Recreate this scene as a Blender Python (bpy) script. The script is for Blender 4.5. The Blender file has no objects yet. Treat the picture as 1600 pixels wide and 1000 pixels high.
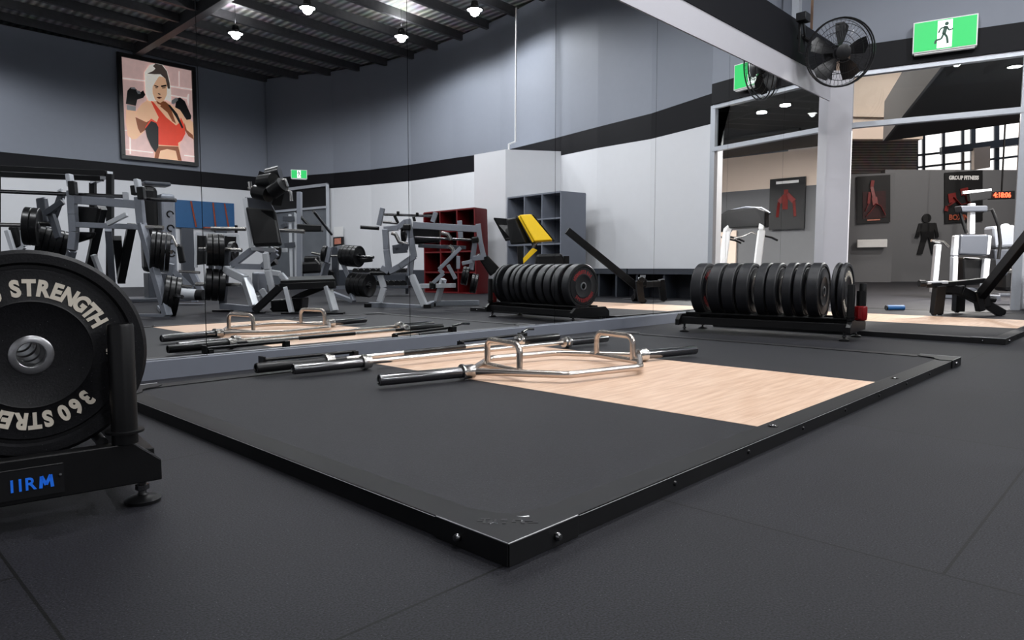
import bpy, bmesh, math, random
from mathutils import Vector, Matrix, Euler
random.seed(7)
C = bpy.context.scene.collection
D = bpy.data
PI = math.pi

# ------------------------------------------------------------------ camera
F_PX, HOR, VPX, CAM_H = 1080.0, 418.0, 1840.0, 0.55
PITCH = math.atan((500 - HOR) / F_PX)
AZ = math.atan((VPX - 800) / F_PX * math.cos(PITCH))
FH = Vector((math.cos(AZ), math.sin(AZ), 0)); RT = Vector((math.sin(AZ), -math.cos(AZ), 0)); UP0 = Vector((0, 0, 1))
FW = FH * math.cos(PITCH) - UP0 * math.sin(PITCH)
UPV = UP0 * math.cos(PITCH) + FH * math.sin(PITCH)
cam = D.cameras.new('camera'); camo = D.objects.new('camera', cam); C.objects.link(camo)
cam.sensor_width = 36; cam.lens = F_PX / 1600 * 36; cam.clip_start = 0.05; cam.clip_end = 200
camo.matrix_world = Matrix(((RT.x, UPV.x, -FW.x, 0), (RT.y, UPV.y, -FW.y, 0), (RT.z, UPV.z, -FW.z, CAM_H), (0, 0, 0, 1)))
bpy.context.scene.camera = camo

# ------------------------------------------------------------------ world, exposure, lights
w = D.worlds.new('world'); bpy.context.scene.world = w; w.use_nodes = True
w.node_tree.nodes['Background'].inputs[0].default_value = (0.75, 0.85, 1, 1)
w.node_tree.nodes['Background'].inputs[1].default_value = 0.6
vs = bpy.context.scene.view_settings
vs.view_transform = 'Standard'; vs.look = 'None'; vs.gamma = 1; vs.use_curve_mapping = False
vs.exposure = 0.0

MIR_Y = 3.65      # plane of the mirror glass
def at(px, py, dep):                      # a place in the room: seen at px,py at a distance along the view
    d = FW + RT * ((px - 800) / F_PX) - UPV * ((py - 500) / F_PX)
    return Vector((0, 0, CAM_H)) + d * (dep / d.dot(FH))
def mv(px, py, dep):                      # a place seen in the mirror: its real position in the room
    p = at(px, py, dep); p.y = 2 * MIR_Y - p.y; return p

# ------------------------------------------------------------------ materials
def mat(name, col, rough=0.5, metal=0.0, noise=None, bump=None, emit=None, spec=None, coat=0):
    m = D.materials.new(name); m.use_nodes = True; nt = m.node_tree; b = nt.nodes['Principled BSDF']
    c = (*col, 1)
    b.inputs['Base Color'].default_value = c; b.inputs['Roughness'].default_value = rough; b.inputs['Metallic'].default_value = metal
    if spec is not None: b.inputs['Specular IOR Level'].default_value = spec
    if coat: b.inputs['Coat Weight'].default_value = coat
    if noise:
        sc, amt = noise
        tc = nt.nodes.new('ShaderNodeTexCoord'); n = nt.nodes.new('ShaderNodeTexNoise'); n.inputs['Scale'].default_value = sc; n.inputs['Detail'].default_value = 5
        mx = nt.nodes.new('ShaderNodeMixRGB'); mx.inputs[1].default_value = tuple(max(0, x * (1 - amt)) for x in col) + (1,)
        mx.inputs[2].default_value = tuple(min(1, x * (1 + amt)) for x in col) + (1,)
        nt.links.new(tc.outputs['Object'], n.inputs['Vector']); nt.links.new(n.outputs['Fac'], mx.inputs[0]); nt.links.new(mx.outputs[0], b.inputs['Base Color'])
        if bump:
            bp = nt.nodes.new('ShaderNodeBump'); bp.inputs['Strength'].default_value = bump; bp.inputs['Distance'].default_value = 0.002
            nt.links.new(n.outputs['Fac'], bp.inputs['Height']); nt.links.new(bp.outputs[0], b.inputs['Normal'])
    if emit:
        b.inputs['Emission Color'].default_value = (*emit[0], 1); b.inputs['Emission Strength'].default_value = emit[1]
    return m
def N(m): return m.node_tree
def s2l(r, g, b):
    f = lambda v: ((v / 255 + 0.055) / 1.055) ** 2.4 if v > 10 else v / 255 / 12.92
    return (f(r), f(g), f(b))

def rubber(name, col, seams=False, speck=0.8, rough=0.62):
    m = mat(name, col, rough, spec=0.22); nt = N(m); b = nt.nodes['Principled BSDF']; L = nt.links
    tc = nt.nodes.new('ShaderNodeTexCoord')
    n1 = nt.nodes.new('ShaderNodeTexNoise'); n1.inputs['Scale'].default_value = 260; n1.inputs['Detail'].default_value = 4
    n2 = nt.nodes.new('ShaderNodeTexNoise'); n2.inputs['Scale'].default_value = 2.2; n2.inputs['Detail'].default_value = 6
    v = nt.nodes.new('ShaderNodeTexVoronoi'); v.inputs['Scale'].default_value = 90
    for t in (n1, n2, v): L.new(tc.outputs['Object'], t.inputs['Vector'])
    r1 = nt.nodes.new('ShaderNodeValToRGB'); r1.color_ramp.elements[0].position = 0.35; r1.color_ramp.elements[1].position = 0.72
    r1.color_ramp.elements[0].color = (*[c * (1 - speck) for c in col], 1); r1.color_ramp.elements[1].color = (*[c * (1 + 1.6 * speck) for c in col], 1)
    L.new(n1.outputs['Fac'], r1.inputs[0])
    mx = nt.nodes.new('ShaderNodeMixRGB'); mx.blend_type = 'MULTIPLY'; mx.inputs[0].default_value = 0.5
    r2 = nt.nodes.new('ShaderNodeValToRGB'); r2.color_ramp.elements[0].position = 0.3; r2.color_ramp.elements[1].position = 0.7
    r2.color_ramp.elements[0].color = (0.6, 0.6, 0.6, 1); r2.color_ramp.elements[1].color = (1, 1, 1, 1)
    L.new(n2.outputs['Fac'], r2.inputs[0]); L.new(r1.outputs[0], mx.inputs[1]); L.new(r2.outputs[0], mx.inputs[2])
    r3 = nt.nodes.new('ShaderNodeValToRGB'); r3.color_ramp.elements[0].position = 0.0; r3.color_ramp.elements[1].position = 0.09
    r3.color_ramp.elements[0].color = (0.4, 0.41, 0.44, 1); r3.color_ramp.elements[1].color = (0, 0, 0, 1)
    L.new(v.outputs['Distance'], r3.inputs[0])
    ad = nt.nodes.new('ShaderNodeMixRGB'); ad.blend_type = 'ADD'; ad.inputs[0].default_value = 0.35
    L.new(mx.outputs[0], ad.inputs[1]); L.new(r3.outputs[0], ad.inputs[2])
    out = ad.outputs[0]
    bp = nt.nodes.new('ShaderNodeBump'); bp.inputs['Strength'].default_value = 0.35; bp.inputs['Distance'].default_value = 0.0015
    L.new(n1.outputs['Fac'], bp.inputs['Height'])
    if seams:
        mp = nt.nodes.new('ShaderNodeSeparateXYZ'); L.new(tc.outputs['Object'], mp.inputs[0])
        cb = nt.nodes.new('ShaderNodeCombineXYZ')
        a1 = nt.nodes.new('ShaderNodeMath'); a1.operation = 'ADD'; a1.inputs[1].default_value = 1.19 * 40 + 0.32
        a2 = nt.nodes.new('ShaderNodeMath'); a2.operation = 'ADD'; a2.inputs[1].default_value = 1.155 * 41 - 0.25
        L.new(mp.outputs[1], a1.inputs[0]); L.new(mp.outputs[0], a2.inputs[0]); L.new(a1.outputs[0], cb.inputs[0]); L.new(a2.outputs[0], cb.inputs[1])
        bk = nt.nodes.new('ShaderNodeTexBrick'); bk.offset = 0.5; bk.offset_frequency = 2
        bk.inputs['Scale'].default_value = 1; bk.inputs['Brick Width'].default_value = 1.19; bk.inputs['Row Height'].default_value = 1.155
        bk.inputs['Mortar Size'].default_value = 0.0032; bk.inputs['Mortar Smooth'].default_value = 0.2
        bk.inputs['Color1'].default_value = (1, 1, 1, 1); bk.inputs['Color2'].default_value = (0.9, 0.9, 0.9, 1); bk.inputs['Mortar'].default_value = (0.03, 0.03, 0.03, 1)
        L.new(cb.outputs[0], bk.inputs['Vector'])
        m2 = nt.nodes.new('ShaderNodeMixRGB'); m2.blend_type = 'MULTIPLY'; m2.inputs[0].default_value = 1
        L.new(out, m2.inputs[1]); L.new(bk.outputs['Color'], m2.inputs[2]); out = m2.outputs[0]
    L.new(out, b.inputs['Base Color']); L.new(bp.outputs[0], b.inputs['Normal'])
    return m

def wood_mat():
    m = mat('birch_boards', s2l(228, 196, 165), 0.42); nt = N(m); b = nt.nodes['Principled BSDF']; L = nt.links
    tc = nt.nodes.new('ShaderNodeTexCoord'); mp = nt.nodes.new('ShaderNodeMapping'); mp.inputs['Scale'].default_value = (1.6, 16, 1)
    L.new(tc.outputs['Object'], mp.inputs[0])
    n = nt.nodes.new('ShaderNodeTexNoise'); n.inputs['Scale'].default_value = 2.5; n.inputs['Detail'].default_value = 8; L.new(mp.outputs[0], n.inputs[0])
    r = nt.nodes.new('ShaderNodeValToRGB'); r.color_ramp.elements[0].position = 0.3; r.color_ramp.elements[1].position = 0.65
    r.color_ramp.elements[0].color = (*s2l(202, 166, 139), 1); r.color_ramp.elements[1].color = (*s2l(224, 194, 170), 1)
    L.new(n.outputs['Fac'], r.inputs[0])
    bk = nt.nodes.new('ShaderNodeTexBrick'); bk.inputs['Scale'].default_value = 1; bk.inputs['Brick Width'].default_value = 0.9; bk.inputs['Row Height'].default_value = 0.085
    bk.inputs['Mortar Size'].default_value = 0.0007; bk.inputs['Color1'].default_value = (1, 1, 1, 1); bk.inputs['Color2'].default_value = (0.95, 0.93, 0.92, 1); bk.inputs['Mortar'].default_value = (0.6, 0.5, 0.42, 1)
    L.new(tc.outputs['Object'], bk.inputs['Vector'])
    mx = nt.nodes.new('ShaderNodeMixRGB'); mx.blend_type = 'MULTIPLY'; mx.inputs[0].default_value = 1
    L.new(r.outputs[0], mx.inputs[1]); L.new(bk.outputs['Color'], mx.inputs[2]); L.new(mx.outputs[0], b.inputs['Base Color'])
    return m

def glass_mat():
    m = D.materials.new('clear_glass'); m.use_nodes = True; nt = m.node_tree; nt.nodes.clear()
    o = nt.nodes.new('ShaderNodeOutputMaterial'); mix = nt.nodes.new('ShaderNodeMixShader'); t = nt.nodes.new('ShaderNodeBsdfTransparent'); g = nt.nodes.new('ShaderNodeBsdfGlossy')
    t.inputs[0].default_value = (0.93, 0.95, 0.95, 1); g.inputs['Roughness'].default_value = 0.0
    f = nt.nodes.new('ShaderNodeFresnel'); f.inputs[0].default_value = 1.5
    nt.links.new(f.outputs[0], mix.inputs[0]); nt.links.new(t.outputs[0], mix.inputs[1]); nt.links.new(g.outputs[0], mix.inputs[2]); nt.links.new(mix.outputs[0], o.inputs[0])
    return m

def corrugated(name, col, axis, scale, rough=0.5, metal=0.3):
    m = mat(name, col, rough, metal); nt = N(m); b = nt.nodes['Principled BSDF']; L = nt.links
    tc = nt.nodes.new('ShaderNodeTexCoord'); wv = nt.nodes.new('ShaderNodeTexWave'); wv.bands_direction = axis; wv.inputs['Scale'].default_value = scale
    L.new(tc.outputs['Object'], wv.inputs[0])
    r = nt.nodes.new('ShaderNodeValToRGB'); r.color_ramp.elements[0].color = (*[c * 0.45 for c in col], 1); r.color_ramp.elements[1].color = (*[min(1, c * 1.25) for c in col], 1)
    L.new(wv.outputs['Fac'], r.inputs[0])
    n = nt.nodes.new('ShaderNodeTexNoise'); n.inputs['Scale'].default_value = 3; n.inputs['Detail'].default_value = 4; L.new(tc.outputs['Object'], n.inputs[0])
    mx = nt.nodes.new('ShaderNodeMixRGB'); mx.blend_type = 'MULTIPLY'; mx.inputs[0].default_value = 0.6; L.new(r.outputs[0], mx.inputs[1]); L.new(n.outputs['Color'], mx.inputs[2])
    bp = nt.nodes.new('ShaderNodeBump'); bp.inputs['Strength'].default_value = 0.8; bp.inputs['Distance'].default_value = 0.03
    L.new(wv.outputs['Fac'], bp.inputs['Height']); L.new(bp.outputs[0], b.inputs['Normal']); L.new(mx.outputs[0], b.inputs['Base Color'])
    return m

M = dict(
    floor=rubber('rubber_floor_tiles', (0.0118, 0.0118, 0.0158), True),
    matt=rubber('platform_rubber', (0.0128, 0.0129, 0.0165), False, 0.35),
    wood=wood_mat(),
    bumper=rubber('bumper_rubber', (0.008, 0.008, 0.0095), False, 0.25, 0.45),
    bump2=mat('smooth_bumper_rubber', (0.01, 0.0105, 0.013), 0.42, spec=0.4, noise=(60, 0.2)),
    black=mat('black_powder_coat', (0.004, 0.004, 0.0045), 0.36, spec=0.3, noise=(200, 0.2), bump=0.08),
    satin=mat('black_satin_steel', (0.009, 0.009, 0.01), 0.32, 0.1, spec=0.35, noise=(40, 0.2)),
    pframe=mat('platform_black_steel', (0.008, 0.008, 0.009), 0.5, spec=0.3, noise=(25, 0.3)),
    worn=mat('bare_worn_edge', (0.42, 0.42, 0.43), 0.5, 0.5, noise=(60, 0.3)),
    edge=mat('worn_steel_edge', (0.35, 0.35, 0.36), 0.3, 0.9, noise=(60, 0.3)),
    pad=mat('black_vinyl', (0.006, 0.006, 0.0065), 0.32, spec=0.35, noise=(80, 0.2)),
    chrome=mat('brushed_chrome', (0.62, 0.60, 0.57), 0.2, 1.0, noise=(90, 0.12)),
    dchrome=mat('dark_chrome', (0.2, 0.2, 0.205), 0.2, 1.0, noise=(90, 0.2)),
    nickel=mat('nickel_tube', (0.6, 0.54, 0.49), 0.25, 1.0, noise=(60, 0.12)),
    frame=mat('grey_machine_paint', s2l(140, 144, 153), 0.36, 0.35, noise=(50, 0.1)),
    frame2=mat('dark_grey_machine_paint', s2l(72, 75, 82), 0.36, 0.3, noise=(50, 0.1)),
    lframe=mat('silver_machine_paint', s2l(200, 203, 208), 0.3, 0.3, noise=(50, 0.06)),
    yellow=mat('yellow_paint', s2l(250, 205, 10), 0.4, noise=(30, 0.05)),
    white=mat('white_wall_paint', s2l(212, 213, 217), 0.6, noise=(8, 0.02)),
    grey=mat('blue_grey_wall_paint', s2l(124, 129, 140), 0.6, noise=(8, 0.03)),
    band=mat('black_wall_band', (0.006, 0.006, 0.008), 0.55, spec=0.15, noise=(8, 0.1)),
    dgrey=mat('dark_grey_wall', s2l(98, 99, 102), 0.6, noise=(8, 0.03)),
    cream=mat('cream_wall', s2l(222, 203, 188), 0.6, noise=(8, 0.02)),
    fascia=mat('light_grey_fascia', s2l(170, 169, 175), 0.55, noise=(8, 0.02)),
    alu=mat('aluminium_frame', s2l(176, 180, 187), 0.35, 0.4, noise=(30, 0.06)),
    kick=mat('slate_kickboard', s2l(104, 108, 118), 0.45, noise=(10, 0.05)),
    dado=mat('charcoal_laminate', s2l(48, 52, 60), 0.5, noise=(10, 0.05)),
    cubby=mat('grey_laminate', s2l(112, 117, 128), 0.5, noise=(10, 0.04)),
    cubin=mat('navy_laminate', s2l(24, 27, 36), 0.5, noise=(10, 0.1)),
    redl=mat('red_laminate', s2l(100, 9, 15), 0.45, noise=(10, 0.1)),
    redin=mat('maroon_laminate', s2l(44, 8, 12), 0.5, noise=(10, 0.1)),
    red=mat('red_plastic', s2l(118, 8, 14), 0.3, noise=(30, 0.1)),
    redtxt=mat('red_lettering', s2l(150, 22, 26), 0.5, noise=(30, 0.1)),
    cream_txt=mat('cream_lettering', s2l(214, 205, 190), 0.55, noise=(120, 0.08)),
    blue_txt=mat('blue_lettering', s2l(24, 110, 225), 0.5, emit=(s2l(20, 100, 225), 0.15), noise=(120, 0.1)),
    bluep=mat('blue_board', s2l(28, 84, 132), 0.5, noise=(10, 0.08)),
    orange=mat('rust_strap', s2l(150, 70, 45), 0.6, noise=(20, 0.1)),
    ceil=corrugated('corrugated_roof_sheet', (0.5, 0.49, 0.48), 'X', 1.7),
    purlin=mat('dark_purlin_steel', (0.08, 0.08, 0.085), 0.45, 0.5, noise=(12, 0.3)),
    bceil=mat('black_ceiling_paint', (0.016, 0.016, 0.017), 0.6, noise=(6, 0.2)),
    shutter=corrugated('roller_shutter_slats', (0.5, 0.45, 0.41), 'Z', 2.6, 0.5, 0.1),
    sky=mat('bright_daylight_panel', (1, 1, 1), 0.5, emit=((1, 0.97, 0.93), 1.6)),
    lamp=mat('lamp_lens', (1, 1, 1), 0.5, emit=((1, 0.98, 0.95), 40)),
    glass=glass_mat(),
    green=mat('exit_green', s2l(0, 170, 80), 0.4, emit=(s2l(0, 180, 85), 0.75)),
    signw=mat('exit_white', (0.9, 0.95, 0.92), 0.4, emit=((0.85, 1, 0.9), 0.8)),
    signd=mat('exit_dark_green', s2l(10, 70, 50), 0.5, noise=(30, 0.1)),
    led=mat('red_led', s2l(255, 70, 40), 0.5, emit=((1, 0.12, 0.05), 2.5)),
    skin=mat('poster_skin', s2l(248, 196, 158), emit=(s2l(248, 196, 158), 0.4), rough=0.4, noise=(5, 0.15)),  # print colours from here to mortar carry an added glow for brightness
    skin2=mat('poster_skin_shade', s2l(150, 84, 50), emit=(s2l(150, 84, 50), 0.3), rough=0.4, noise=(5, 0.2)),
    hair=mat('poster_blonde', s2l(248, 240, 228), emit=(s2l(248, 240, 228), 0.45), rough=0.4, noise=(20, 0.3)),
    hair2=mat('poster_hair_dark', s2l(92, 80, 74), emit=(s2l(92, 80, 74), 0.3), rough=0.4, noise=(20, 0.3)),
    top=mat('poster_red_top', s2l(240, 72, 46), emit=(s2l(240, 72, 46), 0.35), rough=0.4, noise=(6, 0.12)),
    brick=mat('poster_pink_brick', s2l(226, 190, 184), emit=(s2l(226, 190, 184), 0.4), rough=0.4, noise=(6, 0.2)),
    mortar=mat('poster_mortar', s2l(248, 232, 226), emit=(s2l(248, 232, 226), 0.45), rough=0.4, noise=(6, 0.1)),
    ink=mat('poster_black', s2l(18, 18, 20), 0.4, noise=(6, 0.2)),
    pred=mat('poster_red_figure', s2l(110, 24, 22), 0.4, noise=(9, 0.5)),
    pdark=mat('poster_red_glow', s2l(48, 10, 14), 0.4, noise=(9, 0.6)),
    pskin=mat('poster_lit_figure', s2l(190, 120, 100), 0.4, noise=(9, 0.4)),
    plain=mat('white_plastic', s2l(225, 225, 225), 0.35, noise=(20, 0.03)),
    dbell=mat('blue_plastic', s2l(40, 95, 150), 0.4, noise=(30, 0.1)),
)
def mirror_mat():
    m = mat('mirror_silver', (0.86, 0.875, 0.88), 0.0, 1.0); return m
M['mirror'] = mirror_mat()

# ------------------------------------------------------------------ mesh helper
class B:
    def __init__(s): s.v = []; s.f = []; s.sm = []
    def add(s, vs, fs, smooth=False):
        o = len(s.v); s.v += [Vector(v) for v in vs]; s.f += [tuple(i + o for i in f) for f in fs]; s.sm += [smooth] * len(fs); return s
    def box(s, c, d, rz=0, R=None):
        c = Vector(c); R = R or Matrix.Rotation(rz, 3, 'Z')
        vs = [c + R @ Vector((x * d[0] / 2, y * d[1] / 2, z * d[2] / 2)) for x in (-1, 1) for y in (-1, 1) for z in (-1, 1)]
        return s.add(vs, [(0, 1, 3, 2), (4, 6, 7, 5), (0, 4, 5, 1), (2, 3, 7, 6), (0, 2, 6, 4), (1, 5, 7, 3)])
    def bar(s, p, q, wd, h, up=None):
        p = Vector(p); q = Vector(q); a = (q - p).normalized(); up = Vector(up) if up else Vector((0, 0, 1))
        if abs(a.dot(up)) > 0.95: up = FH.copy()
        x = a.cross(up).normalized(); y = x.cross(a)
        vs = [e + x * (sx * wd / 2) + y * (sy * h / 2) for e in (p, q) for sx, sy in ((-1, -1), (1, -1), (1, 1), (-1, 1))]
        return s.add(vs, [(3, 2, 1, 0), (4, 5, 6, 7), (0, 1, 5, 4), (1, 2, 6, 5), (2, 3, 7, 6), (3, 0, 4, 7)])
    def path(s, pts, wd, h):
        for a, b in zip(pts[:-1], pts[1:]): s.bar(a, b, wd, h)
        return s
    def tube(s, pts, r, n=14, caps=True):
        pts = [Vector(p) for p in pts]; k = len(pts); rings = []
        rr = r if isinstance(r, (list, tuple)) else [r] * k
        prev = None
        for i, p in enumerate(pts):
            t = ((pts[min(i + 1, k - 1)] - p).normalized() + (p - pts[max(i - 1, 0)]).normalized())
            t = t.normalized() if t.length > 1e-6 else Vector((0, 0, 1))
            if prev is None:
                u = t.orthogonal().normalized()
            else:
                u = (prev - t * prev.dot(t)).normalized()
            prev = u; v = t.cross(u)
            rings.append([p + (u * math.cos(a) + v * math.sin(a)) * rr[i] for a in [2 * PI * j / n for j in range(n)]])
        vs = [q for ring in rings for q in ring]; fs = []
        for i in range(k - 1):
            for j in range(n):
                fs.append((i * n + j, i * n + (j + 1) % n, (i + 1) * n + (j + 1) % n, (i + 1) * n + j))
        s.add(vs, fs, True)
        if caps:
            o = len(s.v) - len(vs)
            s.f.append(tuple(o + j for j in reversed(range(n)))); s.sm.append(False)
            s.f.append(tuple(o + (k - 1) * n + j for j in range(n))); s.sm.append(False)
        return s
    def lathe(s, prof, c=(0, 0, 0), axis=(0, 1, 0), n=48, closed=False):
        c = Vector(c); a = Vector(axis).normalized(); u = a.orthogonal().normalized(); v = a.cross(u); k = len(prof)
        vs = [c + a * t + (u * math.cos(2 * PI * j / n) + v * math.sin(2 * PI * j / n)) * r for (r, t) in prof for j in range(n)]
        fs = []
        for i in range(k if closed else k - 1):
            i2 = (i + 1) % k
            for j in range(n): fs.append((i * n + j, i * n + (j + 1) % n, i2 * n + (j + 1) % n, i2 * n + j))
        return s.add(vs, fs, True)
    def prism(s, pts, vec):
        pts = [Vector(p) for p in pts]; vec = Vector(vec); n = len(pts)
        vs = pts + [p + vec for p in pts]
        return s.add(vs, [tuple(range(n)), tuple(reversed(range(n, 2 * n)))] + [(i, n + i, n + (i + 1) % n, (i + 1) % n) for i in range(n)])
    def slab(s, pts, th):
        pts = [Vector(p) for p in pts]; nn = (pts[1] - pts[0]).cross(pts[2] - pts[1]).normalized()
        return s.prism([p - nn * th / 2 for p in pts], nn * th)

def tag(o, label=None, cat=None, group=None, kind=None):
    if label: o['label'] = label
    if cat: o['category'] = cat
    if group: o['group'] = group
    if kind: o['kind'] = kind
    return o
def obj(name, b, m, parent=None, world=False, bevel=0, auto=True):
    off = parent.location if (parent is not None and world) else Vector((0, 0, 0))
    me = D.meshes.new(name); me.from_pydata([tuple(v - off) for v in b.v], [], b.f); me.update()
    bm = bmesh.new(); bm.from_mesh(me); bmesh.ops.recalc_face_normals(bm, faces=bm.faces); bm.to_mesh(me); bm.free()
    me.polygons.foreach_set('use_smooth', b.sm)
    if any(b.sm):
        me.set_sharp_from_angle(angle=math.radians(40))
    me.materials.append(m if not isinstance(m, str) else M[m])
    o = D.objects.new(name, me); C.objects.link(o); o.parent = parent
    if bevel:
        md = o.modifiers.new('bevel', 'BEVEL'); md.width = bevel; md.segments = 2; md.limit_method = 'ANGLE'; md.angle_limit = 0.7
    return o
def thing(name, loc, label, cat, group=None, rz=0):
    e = D.objects.new(name, None); C.objects.link(e); e.location = loc; e.rotation_euler = (0, 0, rz); e.empty_display_size = 0.1
    return tag(e, label, cat, group)
def struct(name, b, m, parent=None, bevel=0):
    o = obj(name, b, m, parent, bevel=bevel)
    if parent is None: o['kind'] = 'structure'
    return o
CH = {}
def kids(o): return [x for x in D.objects if x.parent == o]
def copy_tree(o, parent=None):
    c = o.copy(); C.objects.link(c)
    if parent: c.parent = parent
    for k in kids(o): copy_tree(k, c)
    return c

def glyph(ch, size, depth=0.0012, bold=0.0):
    cu = D.curves.new('txt', 'FONT'); cu.body = ch; cu.size = size; cu.extrude = depth; cu.offset = bold; cu.align_x = 'CENTER'; cu.align_y = 'CENTER'; cu.resolution_u = 4
    o = D.objects.new('txt', cu); C.objects.link(o)
    dg = bpy.context.evaluated_depsgraph_get(); dg.update()
    me = D.meshes.new_from_object(o.evaluated_get(dg)); D.objects.remove(o)
    vs = [v.co.copy() for v in me.vertices]; fs = [tuple(p.vertices) for p in me.polygons]; D.meshes.remove(me)
    return vs, fs
def text_into(b, ch, size, mtx, bold=0.0, depth=0.0012, sx=1.0):
    vs, fs = glyph(ch, size, depth, bold)
    b.add([mtx @ Vector((v.x * sx, v.y, v.z)) for v in vs], fs)

# ------------------------------------------------------------------ the room
struct('floor', B().box((15, -1, -0.05), (62, 44, 0.1)), 'floor')
# mirror wall: backing, mirrors, fascia, black band
struct('wall_left', B().box((2.7, MIR_Y + 0.105, 1.44), (15.0, 0.15, 2.88)), 'dgrey')
struct('trim_1', B().box((2.72, MIR_Y + 0.09, 3.025), (15.36, 0.2, 0.29)), 'fascia')
struct('trim_2', B().box((2.72, MIR_Y + 0.09, 3.42), (15.36, 0.22, 0.5)), 'band')
struct('baseboard_left', B().box((2.7, MIR_Y - 0.03, 0.045), (15.0, 0.055, 0.09)), 'kick')
seams = [-4.8, -3.4, -1.9, -0.1, 1.49, 2.827, 4.303, 5.78, 7.244, 8.72, 10.2]
for i, (a, b_) in enumerate(zip(seams[:-1], seams[1:])):
    if b_ < -1: continue
    o = obj('mirror_panel', B().box(((a + b_) / 2, MIR_Y + 0.015, 1.485), (b_ - a - 0.004, 0.03, 2.785)), 'mirror')
    lab = {3: 'frameless mirror sheet above the kickboard, hidden behind the nearest plate', 4: 'frameless mirror sheet that reflects the poster of the boxing woman at its right edge',
           5: 'frameless mirror sheet that reflects the leg press and the small exit sign', 6: 'frameless mirror sheet that reflects the row machine and red shelves',
           7: 'frameless mirror sheet that reflects the right half of the black rack of plates', 8: 'frameless mirror sheet reflecting blank white wall, left of the far plate rack',
           9: 'frameless mirror sheet behind the far plate rack reflecting the window frame', 10: 'last frameless mirror sheet, beside the light grey column'}.get(i, 'frameless mirror sheet left of the nearest plate')
    if i == 2: lab = 'frameless mirror sheet to the left of the nearest plate rack'
    tag(o, lab, 'mirror', 'mirror sheets along the wall')
# column beside the mirrors
struct('wall_column', B().prism([(10.22, 3.72, 0), (10.22, 3.66, 0), (10.48, 3.42, 0), (10.52, 3.42, 0), (10.8, 3.72, 0)], (0, 0, 3.3)), 'fascia')
# glazed partition
PA = Vector((10.52, 3.48, 0)); PB = Vector((11.0, 1.5, 0)); PD = (PB - PA).normalized(); PN = Vector((-PD.y, PD.x, 0))
if PN.x > 0: PN = -PN                                 # towards the camera side
win = B().bar(PA + Vector((0, 0, 0.0)), PA + Vector((0, 0, 3.28)), 0.06, 0.1, up=PD)
fr = struct('window_1', win, 'alu')
fr.name = 'window_1'
obj('frame_post', B().bar(PB, PB + Vector((0, 0, 3.28)), 0.08, 0.1, up=PD), 'alu', fr)
obj('head_rail', B().bar(PA + Vector((0, 0, 3.26)), PB + Vector((0, 0, 3.26)), 0.1, 0.07), 'alu', fr)
obj('transom_rail', B().bar(PA + Vector((0, 0, 2.55)), PB + Vector((0, 0, 2.55)), 0.1, 0.07), 'alu', fr)
obj('glass_pane', B().bar(PA + Vector((0, 0, 2.9)), PB + Vector((0, 0, 2.9)), 0.012, 0.64), 'glass', fr)
# black band and grey wall above the partition
b = B().bar(PA + Vector((0, 0, 3.46)), PB + Vector((0, 0, 3.46)), 0.16, 0.34); struct('trim_3', b, 'band')
b = B().bar(PA - PD * 0.5 + Vector((0, 0, 5.0)), PB + Vector((0, 0, 5.0)), 0.14, 2.74); struct('wall_right', b, 'grey')
# curved wall behind (seen in the mirrors): white below, black painted band, blue grey above
W = [(11.02, 1.49, 3.28, 3.63), (11.3, 1.45, 3.07, 3.6), (11.3, 0.06, 2.95, 3.42), (11.45, -1.3, 2.96, 3.38), (11.7, -2.65, 2.96, 3.36), (12.1, -4.7, 2.97, 3.36),
     (12.32, -6.7, 3.0, 3.44), (12.4, -8.6, 3.01, 3.47), (12.15, -10.2, 3.01, 3.46), (11.75, -11.6, 2.99, 3.45), (10.75, -13.85, 2.95, 3.4)]
def ribbon(z0, z1, off=0.0, th=0.12):
    b = B()
    for (x0, y0, a0, c0), (x1, y1, a1, c1) in zip(W[:-1], W[1:]):
        g = lambda k, a, c: {'b': 0.0, 'bb': a, 'bt': c, 't': 6.5}[k]
        v = [(x0 - off, y0, g(z0, a0, c0)), (x1 - off, y1, g(z0, a1, c1)), (x1 - off, y1, g(z1, a1, c1)), (x0 - off, y0, g(z1, a0, c0))]
        v2 = [(x + th, y, z) for x, y, z in v]
        b.add(v + v2, [(0, 1, 2, 3), (4, 7, 6, 5), (0, 4, 5, 1), (3, 2, 6, 7)])
    return b
struct('wall_far_right', ribbon('b', 'bb'), 'white')
struct('trim_4', ribbon('bb', 'bt'), 'band')
struct('wall_far_right_upper', ribbon('bt', 't'), 'grey')
# poster wall
PY = -13.9
struct('wall_back', B().box((2.4, PY - 0.06, 1.48), (17, 0.12, 2.96)), 'white')
struct('trim_5', B().box((2.4, PY - 0.06, 3.185), (17, 0.12, 0.45)), 'band')
struct('wall_back_upper', B().box((2.4, PY - 0.06, 4.96), (17, 0.12, 3.1)), 'grey')
struct('wall_near_left', B().box((-5.2, -5.1, 3.3), (0.12, 17.8, 6.6)), 'white')
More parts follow.
